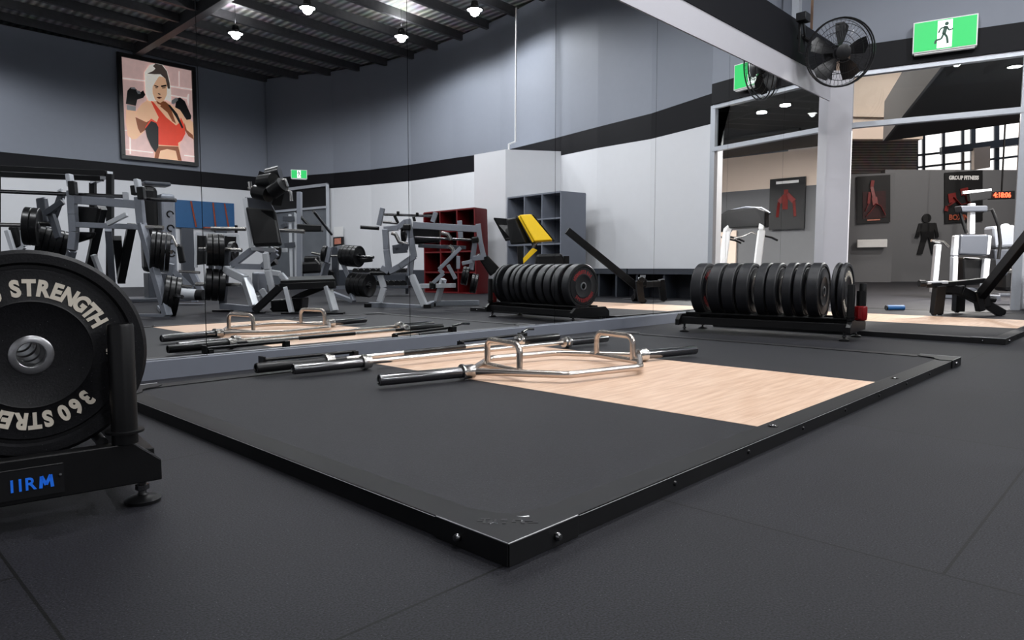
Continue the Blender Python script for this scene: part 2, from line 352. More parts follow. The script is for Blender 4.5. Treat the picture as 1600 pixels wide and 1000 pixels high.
# roof
RZ = lambda x: 6.62 + (11 - x) * 0.028
bm_ = B(); bm_.slab([(-8.3, -17.2, RZ(-8.3)), (15.2, -17.2, RZ(15.2)), (15.2, 6.2, RZ(15.2)), (-8.3, 6.2, RZ(-8.3))], 0.04); struct('ceiling', bm_, 'ceil')
for k in range(20):
    y = -16.0 + k * 1.08
    o = struct('roof_purlin', B().bar((-5.2, y, RZ(-5.2) - 0.12), (12.6, y, RZ(12.6) - 0.12), 0.1, 0.2), 'purlin'); o['group'] = 'roof purlins'
struct('dark_closure_back', B().box((4, -17.3, 4.5), (24, 0.1, 6)), 'bceil')  # added black sheet, keeps the gap above the back wall dark
struct('dark_closure_right', B().box((15.3, -8.0, 5.2), (0.1, 18.5, 3.4)), 'bceil')  # added black sheet past the curved wall, for the same dark gap
for x in (0.2, 7.0, ):
    struct('roof_rafter', B().box((x, -5, RZ(x) - 0.13), (0.2, 18, 0.36)), 'purlin')
struct('wall_left_upper', B().box((2.72, MIR_Y + 0.6, 5.1), (15.36, 0.12, 3.1)), 'grey')
struct('wall_left_ledge', B().box((2.72, MIR_Y + 0.35, 3.62), (15.36, 0.6, 0.06)), 'band')
struct('trim_6', B().box((9.75, 3.95, 4.6), (0.1, 0.1, 1.9)), 'alu')
struct('wall_column_upper', B().box((10.0, 4.05, 4.6), (0.35, 0.25, 1.9)), 'grey')

# -- lamps
def high_bay(p, label, power=500, grp='high bay lamps under the roof', r=0.16, spot=None):
    t = thing('high_bay_lamp', p, label, 'lamp', grp)
    obj('housing', B().lathe([(0.02, 0.16), (0.07, 0.14), (0.09, 0.03), (r + 0.03, -0.02), (r + 0.03, -0.04), (r, -0.04), (r, -0.01), (0.02, -0.01)], axis=(0, 0, 1), n=24), 'satin', t)
    obj('lens', B().lathe([(0.001, -0.03), (r - 0.005, -0.03), (r - 0.005, -0.022), (0.001, -0.022)], axis=(0, 0, 1), n=24), 'lamp', t)
    obj('hanging_rod', B().tube([(0, 0, 0.15), (0, 0, max(0.3, RZ(p[0]) - p[2] - 0.02))], 0.006, 8), 'satin', t)
    l = D.lights.new('lamp_light', 'SPOT'); l.shadow_soft_size = 0.1; l.energy = power; l.color = (0.96, 0.975, 1.0); l.spot_size = math.radians(172); l.spot_blend = 0.35
    lo = D.objects.new('lamp_light', l); C.objects.link(lo); lo.parent = t; lo.location = (0, 0, -0.06)
    if grp.endswith('roof'):
        u = D.lights.new('up_light', 'AREA'); u.energy = 26; u.shape = 'DISK'; u.size = .12; uo = D.objects.new('up_light', u); C.objects.link(uo); uo.parent = t; uo.location = (0.0, 0, .2); uo.rotation_euler = (PI, 0, 0)
    return t
for p, lb in [((7.46, -8.76, 6.0), 'round high bay lamp reflected nearest the poster'), ((7.8, -6.13, 6.0), 'round high bay lamp reflected at the top edge of the picture'),
          ((10.26, -6.16, 6.0), 'round high bay lamp reflected just left of the second mirror seam'), ((10.3, -3.68, 6.0), 'round high bay lamp reflected furthest right, above the white cabinet')]:
    high_bay(p, lb, 400)
for p, lb in [((0.6, -0.6, 5.9), 'high bay lamp hanging above the camera'), ((4.2, -0.4, 5.9), 'high bay lamp hanging over the front of the first platform'), ((7.6, -0.2, 5.9), 'high bay lamp hanging over the second platform'),
              ((2.6, 2.3, 5.9), 'high bay lamp hanging over the lifting bars'), ((5.9, 2.2, 5.9), 'high bay lamp hanging over the far plate rack'), ((4.2, -4.2, 5.9), 'high bay lamp hanging over the leg press'),
              ((2.3, -11.5, 5.9), 'high bay lamp hanging near the poster wall'), ((0.4, -8.0, 5.9), 'high bay lamp hanging behind the plate machine')]:
    high_bay(p, lb, 400)

# ------------------------------------------------------------------ lifting platforms
def platform(x0, x1, y0, y1, wx0, wx1, label, group, logo=True):
    t = thing('lifting_platform', ((x0 + x1) / 2, (y0 + y1) / 2, 0), label, 'platform', group)
    cx, cy = t.location.x, t.location.y
    H = 0.037; fw_ = 0.085
    def lb(b, a, c, d, e, z0, z1): b.box(((a + c) / 2 - cx, (d + e) / 2 - cy, (z0 + z1) / 2), (c - a, e - d, z1 - z0)); return b
    g = 0.0015
    obj('rubber_panel', lb(B(), x0 + 0.012, wx0 - g, y0 + 0.012, y1 - 0.012, 0, H), 'matt', t, bevel=0.001)
    obj('rubber_panel', lb(B(), wx1 + g, x1 - 0.012, y0 + 0.012, y1 - 0.012, 0, H), 'matt', t, bevel=0.001)
    obj('wood_panel', lb(B(), wx0, wx1, y0 + fw_ + 0.006, y1 - fw_ - 0.006, 0, H + 0.001), 'wood', t, bevel=0.001)
    h2 = 0.041
    fr_ = B(); lb(fr_, x0, x1, y0, y0 + 0.006, 0, h2); lb(fr_, x0, x1, y0, y0 + fw_, h2 - 0.003, h2)
    obj('edge_frame', fr_, 'pframe', t, bevel=0.0008)
    fr_ = B(); lb(fr_, x0, x1, y1 - 0.006, y1, 0, h2); lb(fr_, x0, x1, y1 - fw_, y1, h2 - 0.003, h2)
    obj('edge_frame', fr_, 'pframe', t, bevel=0.0008)
    for xa, s in ((x0, 1), (x1, -1)):
        fr_ = B(); lb(fr_, min(xa, xa + s * 0.006), max(xa, xa + s * 0.006), y0 + 0.0065, y1 - 0.0065, 0, h2)
        lb(fr_, min(xa, xa + s * fw_), max(xa, xa + s * fw_), y0 + 0.0865, y1 - 0.0865, h2 - 0.003, h2)
        obj('edge_frame', fr_, 'pframe', t, bevel=0.0008)
    # corner gussets with their bright worn edges and bolts
    for xa, sx in ((x0, 1), (x1, -1)):
        for ya, sy in ((y0, 1), (y1, -1)):
            L_ = 0.2
            P_ = [(xa - sx * 0.003, ya - sy * 0.003), (xa + sx * L_, ya - sy * 0.003), (xa + sx * L_, ya + sy * 0.055), (xa + sx * (L_ - 0.03), ya + sy * 0.085), (xa + sx * 0.12, ya + sy * 0.1),
                  (xa + sx * 0.1, ya + sy * 0.12), (xa + sx * 0.085, ya + sy * (L_ - 0.03)), (xa + sx * 0.055, ya + sy * L_), (xa - sx * 0.003, ya + sy * L_)]
            b = B(); b.prism([(p[0] - cx, p[1] - cy, h2 + 0.0005) for p in P_], (0, 0, 0.0035))
            b.box((xa + sx * L_ / 2 - sx * 0.0015 - cx, ya - sy * 0.0045 - cy, 0.0225), (L_ + 0.003, 0.003, 0.044)); b.box((xa - sx * 0.0045 - cx, ya + sy * L_ / 2 - sy * 0.0015 - cy, 0.0225), (0.003, L_ + 0.003, 0.044))
            gs = obj('corner_plate', b, 'pframe', t, bevel=0.0006)
            e = B(); e.tube([(xa + sx * L_ - cx, ya - sy * 0.0045 - cy, h2 + 0.004), (xa - sx * 0.004 - cx, ya - sy * 0.0045 - cy, h2 + 0.004), (xa - sx * 0.0045 - cx, ya + sy * L_ - cy, h2 + 0.004)], 0.0016, 8)
            obj('worn_edge', e, 'worn', gs)
            bo = B(); bo.lathe([(0, -0.012), (0.006, -0.011), (0.009, -0.006), (0.009, 0)], (xa + sx * 0.13 - cx, ya - sy * 0.006 - cy, 0.022), (0, sy, 0), 12); bo.lathe([(0, -0.012), (0.006, -0.011), (0.009, -0.006), (0.009, 0)], (xa - sx * 0.006 - cx, ya + sy * 0.13 - cy, 0.022), (sx, 0, 0), 12)
            obj('bolt', bo, 'dchrome', gs)
    for fx in (0.265, 0.62):
        xx = x0 + (x1 - x0) * (0.347 if fx < 0.5 else 0.71)
        bo = B(); bo.lathe([(0.011, 0), (0.011, 0.004), (0.006, 0.007), (0.0, 0.007)], (xx - cx, y0 + 0.05 - cy, h2), (0, 0, 1), 14); bo.lathe([(0.017, 0), (0.017, 0.0015), (0.011, 0.0015)], (xx - cx, y0 + 0.05 - cy, h2), (0, 0, 1), 18)
        obj('bolt', bo, 'dchrome', t)
    for k in range(7):
        bo = B(); bo.lathe([(0, -0.005), (0.005, -0.004), (0.007, 0)], (x0 + (x1 - x0) * (0.16 + 0.11 * k) - cx, y0 - cy, 0.022), (0, 1, 0), 10); obj('bolt', bo, 'satin', t)
    # thin bright line on the top edge of the near rails
    e = B(); e.box(((x0 + x1) / 2 - cx, y0 - 0.0002 - cy, h2 - 0.0005), (x1 - x0 - 0.42, 0.0012, 0.0012)); obj('worn_edge', e, 'worn', t)
    e = B(); e.box((x0 - 0.0002 - cx, (y0 + y1) / 2 - cy, h2 - 0.0005), (0.0012, y1 - y0 - 0.42, 0.0012)); obj('worn_edge', e, 'worn', t)
    if logo:      # the worn cut-out marks in the near corner plate
        b = B(); rnd = random.Random(3)
        ax = Vector((0.72, -0.69, 0)); ay = Vector((0.69, 0.72, 0)); o0 = Vector((x0 + 0.075 - cx, y0 + 0.075 - cy, h2 + 0.0042))
        for (u0, u1, v0, v1) in [(-.062, -.05, .004, .01), (-.055, -.035, .012, .018), (-.05, -.044, -.008, .012), (-.04, -.03, -.01, .006), (-.028, -.022, -.004, .014), (-.012, -.004, -.012, .0), (-.014, .0, .004, .014), (.008, .016, -.006, .01), (.014, .03, .006, .012), (.026, .034, -.012, .004), (.034, .05, .0, .006), (.04, .06, -.01, -.005)]:
            b.prism([o0 + ax * u0 + ay * v0, o0 + ax * u1 + ay * (v0 - .001), o0 + ax * u1 + ay * v1, o0 + ax * (u0 + .003) + ay * v1], (0, 0, 0.0006))
        obj('cut_out_marks', b, 'ink', t)
        b = B(); b.tube([o0 + ax * .02 + ay * .028, o0 + ax * .03 + ay * .025, o0 + ax * .045 + ay * .027], 0.0012, 6); b.tube([o0 + ax * .027 + ay * -.004, o0 + ax * .029 + ay * .003], 0.0018, 6); b.tube([o0 + ax * -.035 + ay * -.012, o0 + ax * -.028 + ay * -.004, o0 + ax * -.02 + ay * -.01], 0.0009, 6)
        obj('bright_scrapes', b, 'edge', t)
    return t
platform(0.888, 4.555, 0.862, 3.2, 2.14, 3.345, 'black framed lifting platform with a pale wood middle, under the barbells', 'lifting platforms')
platform(5.95, 9.5, 0.86, 3.1, 7.15, 8.33, 'second lifting platform with pale wood strip, behind the far plate rack', 'lifting platforms', False)

# ------------------------------------------------------------------ weight plates
def ring_profile(h, r=0.225):
    p = [(.0335, h - .002), (.112, h - .002), (.1145, h), (.1185, h - .003), (.182, h - .003), (.186, h - .008), (.193, h - .008), (.198, h), (r - .008, h), (r, h - .008)]
    return [(a, -b_) for a, b_ in p] + [(a, b_) for a, b_ in reversed(p)]
def letters_on(b, h, items, rad):
    for ch, ang, size in items:
        th = math.radians(ang); cpos = Vector((rad * math.cos(th), -h, rad * math.sin(th)))
        rt = Vector((math.sin(th), 0, -math.cos(th))); up = Vector((math.cos(th), 0, math.sin(th))); nn = Vector((0, -1, 0))
        m = Matrix(((rt.x, up.x, nn.x, cpos.x), (rt.y, up.y, nn.y, cpos.y), (rt.z, up.z, nn.z, cpos.z), (0, 0, 0, 1)))
        text_into(b, ch, size, m, bold=0.0024, sx=0.8)
TOPW = [('3', 137), ('6', 125.5), ('0', 114)] + list(zip('STRENGTH', [99, 89.3, 79.3, 69, 58.8, 48, 38.4, 29]))
BOTW = [('3', -47), ('6', -57.5), ('0', -68)] + list(zip('STRENGTH', [-80.5, -90, -99.5, -110, -120, -131, -140.5, -150]))
def bumper(h=0.03, letters=None, label='', group=None, finish='bump2'):
    t = thing('bumper_plate', (0, 0, 0), label, 'weight plate', group)
    obj('rubber_disc', B().lathe(ring_profile(h), n=72, closed=True), finish, t)
    hp = [(.0265, -h), (.028, -h - .0015), (.038, -h - .0015), (.0415, -h + .001), (.0415, h - .001), (.038, h + .0015), (.028, h + .0015), (.0265, h)]
    obj('steel_hub', B().lathe(hp, n=36, closed=True), 'edge', t)
    if letters:
        b = B(); letters_on(b, h - .0028, [(c, a, .047) for c, a in TOPW + BOTW], 0.142)
        if letters == 'cream_txt':
            for (txt, x, z, sz) in [('5', .153, -.034, .048), ('KG', .152, -.003, .018)]:
                text_into(b, txt, sz, Matrix(((-1, 0, 0, x), (0, 0, -1, -h + .0028), (0, -1, 0, z), (0, 0, 0, 1))), bold=0.0014 if txt == '5' else 0.0006)
        obj('lettering', b, letters, t)
    return t
def iron_plate(r=0.2, h=0.02, label='', group=None, mark=False):
    t = thing('weight_plate', (0, 0, 0), label, 'weight plate', group)
    p = [(.026, h - .002), (.055, h - .002), (.062, h - .009), (r * .8, h - .009), (r * .86, h), (r - .006, h), (r, h - .006)]
    obj('iron_disc', B().lathe([(a, -b_) for a, b_ in p] + [(a, b_) for a, b_ in reversed(p)], n=40, closed=True), 'satin', t)
    obj('hub_ring', B().lathe([(.026, -h), (.036, -h - .001), (.036, h + .001), (.026, h)], n=24, closed=True), 'edge' if mark else 'dchrome', t)
    return t

# ------------------------------------------------------------------ floor racks for plates
def plate_rack(loc, rz, length, label, sign, hw=.27, px_=.2):
    t = thing('plate_rack', loc, label, 'plate rack', None, rz)
    for y in (0, length):
        s = -1 if y == 0 else 1
        prof = [(-hw, .06), (hw, .06), (hw, .108), (hw - .055, .155), (-hw + .055, .155), (-hw, .108)]
        obj('end_plate', B().prism([(x, y + s * .0, z) for x, z in prof], (0, s * .035, 0)), 'black', t, bevel=0.003)
    for x in (-.205, .205):
        obj('side_rail', B().box((x, length / 2, .1), (.04, length - .002, .06)), 'black', t, bevel=0.003)
    for x in (-.12, .12):
        obj('cradle_rail', B().tube([(x, 0.001, .158), (x, length - .001, .158)], .012, 12), 'black', t)
    for x in (-.2, .2):
        for y in (0.02, length - .02):
            f = obj('levelling_foot', B().lathe([(0, 0), (.038, 0), (.04, .008), (.03, .014), (.012, .018), (.009, .022), (.009, .07), (0, .07)], (x, y, 0), (0, 0, 1), 24), 'satin', t)
            obj('nut', B().lathe([(0, .0), (.015, .0), (.015, .012), (0, .012)], (x, y, .03), (0, 0, 1), 6), 'dchrome', f)
    for x in (-px_, px_):
        f = obj('bar_post', B().lathe([(0, .0), (.027, 0), (.027, .265), (.025, .27), (.021, .27), (.02, .2), (0, .2)], (x, -.018, .155), (0, 0, 1), 32), 'black', t)
        obj('post_flange', B().lathe([(.0272, .0), (.04, .0), (.04, .005), (.0272, .005)], (x, -.018, .18), (0, 0, 1), 32, closed=True), 'black', f)
    if sign:
        # small plaque with a folded top edge, blue letters
        p = obj('name_plaque', B().box((-.025, -.0375, .103), (.132, .003, .062)).tube([(-.09, -.0385, .1345), (.04, -.0385, .1345)], .0015, 8), 'satin', t)
        b = B()
        for a_, c_ in (((-.003, -.012), (-.001, .013)), ((-.001, .013), (.0065, -.006)), ((.0065, -.006), (.015, .014)), ((.015, .014), (.0175, -.012))): b.bar((a_[0] + .002, -.0395, .1 + a_[1]), (c_[0] + .002, -.0395, .1 + c_[1]), .006, .002, up=(0, 1, 0))
        for ch_, xo in (('1', -.05), ('I', -.036), ('R', -.019)): text_into(b, ch_, .036, Matrix(((1, 0, 0, xo), (0, 0, -1, -.0395), (0, 1, 0, .1), (0, 0, 0, 1))), bold=0.0007, sx=.9)
        obj('lettering', b, 'blue_txt', p)
        b = B(); b.lathe([(0, -.003), (.003, -.002), (.004, 0)], (-.078, -.039, .11), (0, 1, 0), 10); b.lathe([(0, -.003), (.003, -.002), (.004, 0)], (.034, -.039, .11), (0, 1, 0), 10)
        obj('screw', b, 'dchrome', p)
    return t
def on_rack(rack, y, o, z=0.385 - .022, x=0, tilt=0.0):
    m = Matrix.Rotation(rack.rotation_euler.z, 3, 'Z'); o.location = rack.location + m @ Vector((x, y, z)); o.rotation_euler = (tilt, random.uniform(0, .0), rack.rotation_euler.z)
    return o
rk = plate_rack((0.345, 1.735, 0), math.radians(-7), 1.35, 'black floor rack at the left edge carrying the nearest plate, blue plaque on its end', True, .232, .162)
o = bumper(.016, 'cream_txt', 'speckled black rubber plate with cream lettering, nearest to the camera', None, 'bumper'); on_rack(rk, .045, o)
for k, (y, h) in enumerate([(.105, .03), (.2, .035), (.32, .04), (.45, .045)]):
    o = bumper(h, None, ['', '', '', ''][k] or 'black rubber plate standing in the near rack, %s behind the lettered one' % ('directly', 'second', 'third', 'fourth')[k], 'plates in the near rack'); on_rack(rk, y, o)
rf = plate_rack((5.64, 1.775, 0), math.radians(6), 1.31, 'long black floor rack full of rubber plates beside the mirror', False)
ys = [(1.835, .0165, 'cream_txt', 'black plate with cream lettering at the near right end of the far rack'),
      (1.885, .015, None, 'thin black plate pressed against the lettered plate of the far rack'),
      (2.035, .042, None, 'thick black plate second in from the lettered end of the far rack'),
      (2.14, .03, None, 'slim black plate left of the thick one near the lettered end'),
      (2.225, .034, None, 'black plate just right of the middle of the far rack, fourth from its left half'),
      (2.345, .038, None, 'black plate right at the middle of the far rack'),
      (2.435, .038, None, 'black plate at the middle left of the far rack'),
      (2.575, .048, None, 'thick black plate fourth from the left end of the far rack'),
      (2.695, .048, None, 'thick black plate third from the left end of the far rack'),
      (2.815, .048, None, 'thick black plate second from the left end of the far rack'),
      (2.965, .048, 'redtxt', 'thick black plate with red lettering at the left end of the far rack')]
for y, h, lt, lab in ys:
    o = bumper(h, lt, lab, 'plates in the far rack'); on_rack(rf, y - 1.775, o, tilt=random.uniform(-.006, .006))
    if lt == 'redtxt':                    # the lettered face shows on both sides
        L_ = [k for k in kids(o) if k.name.startswith('lettering')][0]; c = L_.copy(); C.objects.link(c); c.parent = o; c.rotation_euler = (0, 0, PI)
# red collar clamp on a rack post
p0 = rf.location + Matrix.Rotation(rf.rotation_euler.z, 3, 'Z') @ Vector((-.12, -.07, 0))
t = thing('barbell_collar', (p0.x, p0.y, .155), 'red plastic barbell collar hanging at the right end of the far rack', 'collar')
obj('collar_body', B().lathe([(.0275, 0), (.042, .004), (.046, .03), (.046, .095), (.042, .106), (.0275, .11)], axis=(0, 0, 1), n=28, closed=True), 'red', t)
obj('lever', B().box((-.05, -.01, .06), (.012, .026, .09)), 'red', t, bevel=0.003)
obj('liner', B().lathe([(.0315, -.004), (.0315, .22), (.029, .22), (.029, -.004)], axis=(0, 0, 1), n=24, closed=True), 'pad', t)

# ------------------------------------------------------------------ bars on the platform
def barbell(name, a, b_, label, shaft='nickel', sleeve='dchrome', zc=None, sl=0.36, r=0.0245, group=None, shaft_r=0.0135):
    a = Vector(a); b_ = Vector(b_); c = (a + b_) / 2; d = (b_ - a).normalized(); half = (b_ - a).length / 2
    rz = math.atan2(d.y, d.x); t = thing(name, (c.x, c.y, 0), label, 'barbell', group, rz); z = c.z
    obj('shaft', B().tube([(-half + sl, 0, z), (half - sl, 0, z)], shaft_r, 16), shaft, t)
    kb_ = B()
    for s in (-1, 1): kb_.tube([(s * (half - sl - .12), 0, z), (s * (half - sl - .48), 0, z)], shaft_r + .0004, 16, caps=False)
    obj('knurling', kb_, 'chrome', t)
    for s in (-1, 1):
        b = B(); b.lathe([(0, s * (half - .006)), (r * .62, s * (half - .006)), (r * .68, s * half), (r * .93, s * half), (r, s * (half - .004)), (r, s * (half - sl + .002))], (0, 0, z), (1, 0, 0), 28)
        so = obj('sleeve', b, sleeve, t)
        obj('sleeve_collar', B().lathe([(.014, s * (half - sl + .003)), (r + .011, s * (half - sl + .003)), (r + .013, s * (half - sl - .003)), (r + .013, s * (half - sl - .022)), (r + .006, s * (half - sl - .028)), (r + .006, s * (half - sl - .045)), (.0136, s * (half - sl - .047))], (0, 0, z), (1, 0, 0), 28), 'chrome', t)
    return t
ZB = 0.038 + 0.0378
barbell('barbell', (1.6, 2.955, ZB), (3.77, 2.74, ZB), 'steel barbell with bright collars lying just behind the hexagonal bar')
barbell('barbell', (1.49, 3.1, ZB + .002), (3.62, 3.04, ZB + .002), 'darker barbell lying furthest back, right below the mirror', shaft='satin', sleeve='satin')
# long thin black bar with T ends behind
t = thing('landmine_handle', (2.2, 3.3, 0), 'thin black T ended metal handle lying on the floor behind the left sleeves', 'handle')
q0 = at(462, 557, 2.2 * .7206 + 3.35 * .6934)
for (xa, ya, xb, yb, nm) in [(1.62, 3.3, 2.15, 3.27, 0), ]:
    obj('rod', B().tube([(xa - 2.2, ya - 3.3, .085), (xb - 2.2, yb - 3.3, .085)], .0095, 12), 'black', t)
    obj('end_plate', B().box((xa - 2.2, 0, .08), (.012, .06, .05)).box((xb - 2.2 - .01, yb - 3.3, .045), (.03, .05, .09)).box((xa - 2.2 + .03, 0, .04), (.03, .05, .08)), 'black', t, bevel=.002)
t = thing('landmine_handle', (3.3, 3.28, 0), 'thin black T ended metal handle lying behind the right collar of the barbell', 'handle')
obj('rod', B().tube([(-.35, .02, .075), (.2, -.02, .085)], .0095, 12).tube([(-.1, 0, .05), (.25, 0, .05)], .012, 12), 'black', t)
obj('end_plate', B().box((.22, 0, .05), (.04, .06, .09)).box((-.34, .02, .04), (.02, .05, .075)), 'black', t, bevel=.002)
obj('clamp_lever', B().tube([(.22, 0, .1), (.3, .03, .115), (.37, .03, .11)], .009, 10), 'dchrome', t)

# hexagonal bar
hx = Vector((2.65, 2.2, 0)); t = thing('hex_bar', hx, 'hexagonal trap bar with two raised handles lying across the wood panel', 'barbell', None, -math.radians(12.5))
HZ = .038 + .037
def hexpts(): return [(-.53, 0), (-.22, -.33), (.22, -.33), (.53, 0), (.22, .33), (-.22, .33)]
hp = [Vector((x, y, HZ)) for x, y in hexpts()]
loop = []
for i, p in enumerate(hp):                      # rounded corners
    a, b_ = hp[i - 1], hp[(i + 1) % 6]
    da = (a - p).normalized() * .035; db = (b_ - p).normalized() * .035
    for k in range(5):
        s = k / 4; loop.append((p + da) * (1 - s) ** 2 + p * 2 * s * (1 - s) + (p + db) * s * s)
obj('hexagon_tube', B().tube(loop + [loop[0]], .0165, 16, caps=False), 'nickel', t)
for s in (-1, 1):
    pts = [(s * .35, -.19, HZ), (s * .35, .19, HZ)]
    obj('cross_tube', B().tube(pts, .015, 14), 'nickel', t)
    h = []
    for (y, z), (y2, z2) in [((-.155, .012), (-.155, .1)), ]:
        pass
    cor = []
    for yy in (-1, 1):
        for k in range(7):
            a = (PI / 2) * k / 6
            cor.append((yy * (.14 - .04 + .04 * math.cos(a)) if yy < 0 else (.14 - .04 + .04 * math.sin(a)), HZ + .085 + .04 * (math.sin(a) if yy < 0 else math.cos(a))))
    pts = [(s * .35, -.14, HZ + .005)] + [(s * .35, y, z) for y, z in cor] + [(s * .35, .14, HZ + .005)]
    obj('handle', B().tube(pts, .015, 16), 'nickel', t)
    sl = B(); sl.lathe([(0, s * .97), (.016, s * .97), (.017, s * .975), (.0235, s * .975), (.0255, s * .97), (.0255, s * .575)], (0, 0, HZ), (1, 0, 0), 28)
    obj('sleeve', sl, 'dchrome', t)
    obj('sleeve_collar', B().lathe([(.0, s * .576), (.037, s * .576), (.037, s * .565), (.033, s * .56), (.033, s * .515), (.0, s * .512)], (0, 0, HZ), (1, 0, 0), 28), 'chrome', t)

# ------------------------------------------------------------------ exit signs
def exit_sign(loc, rz, label, sx=1.0):
    t = thing('exit_sign', loc, label, 'exit sign', 'green exit signs', rz)
    w_, h_ = .69 * sx, .37 * sx
    obj('housing', B().box((0, 0.0, 0), (w_ + .03, .09, h_ + .03)).box((0, 0, -h_ / 2 - .02), (w_ * .98, .06, .03)), 'plain', t, bevel=.004)
    obj('green_panel', B().box((0, -.047, 0), (w_, .004, h_)), 'green', t)
    obj('white_panel', B().box((-.0, -.05, 0), (w_ * .24, .003, h_ * .94)), 'signw', t)
    b = B(); k = h_
    b.lathe([(0, -.0545), (.062 * k, -.0545), (.062 * k, -.0515), (0, -.0515)], (.05 * k, 0, .34 * k), (0, 1, 0), 20)
    def limb(pts, wd):
        for a, c in zip(pts[:-1], pts[1:]): b.bar((a[0] * k, -.053, a[1] * k), (c[0] * k, -.053, c[1] * k), wd * k, .003, up=(0, 1, 0))
    limb([(.03, .26), (-.03, .0)], .12); limb([(-.02, .02), (.07, -.12), (.1, -.34)], .07); limb([(-.03, .02), (-.1, -.16), (-.26, -.19), (-.28, -.3)], .06)
    limb([(.03, .24), (-.13, .2), (-.19, .06)], .045); limb([(.05, .24), (.13, .1), (.24, .14)], .045)
    obj('running_figure', b, 'signd', t)
    return t
exit_sign((PA + PB) / 2 + PN * .135 + Vector((0.0, -.1, 3.585)) * 1, math.atan2(PD.y, PD.x), 'large green exit sign over the glazed partition, top right')
sg = mv(472, 273, 20.8)
exit_sign((sg.x - .1, sg.y, sg.z), PI + .5, 'small green exit sign over the far glass door, seen in the mirror', .62)

# ------------------------------------------------------------------ wall fan
fc = Vector((9.14, 3.16, 3.2))
t = thing('wall_fan', fc, 'black caged wall fan mounted on the dark beam above the mirror', 'fan')
Rf = Euler((math.radians(12), 0, math.radians(-50))).to_matrix()
def fb(b): b.v = [Rf @ v for v in b.v]; return b
R0 = .4
cg = B()
for r_, y in ((R0, 0), (R0, -.06), (R0 * .97, .06), (R0 * .62, -.11), (R0 * .62, .11), (R0 * .3, -.13), (R0 * .3, .14), (R0 * .82, -.09)):
    cg.tube([(r_ * math.cos(a), y, r_ * math.sin(a)) for a in [2 * PI * j / 40 for j in range(41)]], .009 if r_ == R0 else .0035, 6, caps=False)
for j in range(48):
    a = 2 * PI * j / 48; c_, s_ = math.cos(a), math.sin(a)
    cg.tube([(c_ * .09, -.135, s_ * .09), (c_ * R0 * .6, -.11, s_ * R0 * .6), (c_ * R0, -.05, s_ * R0), (c_ * R0, .04, s_ * R0), (c_ * R0 * .6, .11, s_ * R0 * .6), (c_ * .1, .14, s_ * .1)], .0016, 4, caps=False)
obj('cage', fb(cg), 'satin', t)
obj('badge', fb(B().lathe([(0, -.15), (.06, -.148), (.09, -.138), (.09, -.13), (0, -.13)], n=24)), 'satin', t)
for j in range(5):
    a = 2 * PI * j / 5 + .35; b = B(); pts = []
    for (rr, da, y) in [(.07, -.35, .03), (.2, -.42, .055), (.33, -.36, .06), (.365, -.1, .03), (.35, .22, -.01), (.24, .32, -.04), (.08, .35, -.03)]:
        pts.append(Vector((rr * math.cos(a + da), y, rr * math.sin(a + da))))
    cpt = Vector((.2 * math.cos(a), 0, .2 * math.sin(a))); n_ = len(pts); vs_ = [cpt] + pts
    vs2 = [v + Vector((0, .004, 0)) for v in vs_]
    fs = [(0, 1 + i, 1 + (i + 1) % n_) for i in range(n_)] + [(n_ + 1, n_ + 2 + (i + 1) % n_, n_ + 2 + i) for i in range(n_)] + [(1 + i, n_ + 2 + i, n_ + 2 + (i + 1) % n_, 1 + (i + 1) % n_) for i in range(n_)]
    b.add(vs_ + vs2, fs, True); obj('fan_blade', fb(b), 'satin', t)
obj('hub', fb(B().lathe([(0, -.06), (.06, -.05), (.075, 0), (.07, .05), (0, .05)], n=24)), 'satin', t)
obj('motor', fb(B().lathe([(0, .05), (.09, .06), (.1, .09), (.1, .24), (.07, .3), (0, .3)], n=24)), 'black', t)
mb = Rf @ Vector((0, .22, 0))
obj('bracket_arm', B().tube([mb, mb + Vector((-.1, .1, .05)), Vector((-.25, .36, .22)), Vector((-.25, .42, .22))], .03, 12).box((-.25, .37, .2), (.16, .03, .36)), 'black', t, bevel=.003)
obj('speed_box', B().box((-.32, .33, .42), (.16, .12, .1)).tube([(-.32, .33, .37), (-.25, .33, .2)], .012, 8), 'black', t, bevel=.01)

# ================================================================== the gym floor behind the camera, seen in the mirrors
class Mach:
    def __init__(s, name, foot, label, cat, group=None, f=mv):
        s.f = f; p = f(*foot); p.z = 0; s.t = thing(name, p, label, cat, group)
    def P(s, *a): return s.f(*a) if len(a) == 3 else a
    def bars(s, name, segs, wd, h, m, bev=0.004):
        for pts in segs:
            obj(name, B().path([s.f(*p) for p in pts], wd, h), m, s.t, world=True, bevel=bev)
    def tubes(s, name, segs, r, m):
        for pts in segs: obj(name, B().tube([s.f(*p) for p in pts], r, 12), m, s.t, world=True)
    def slab(s, name, pts, th, m, bev=0.01):
        obj(name, B().slab([s.f(*p) for p in pts], th), m, s.t, world=True, bevel=bev)
    def feet(s, pts, sz=(.12, .12, .03)):
        for p in pts:
            q = s.f(*p); obj('rubber_foot', B().box((q.x, q.y, sz[2] / 2), sz, math.atan2(FH.y, FH.x)), 'pad', s.t, world=True)
PR = {}
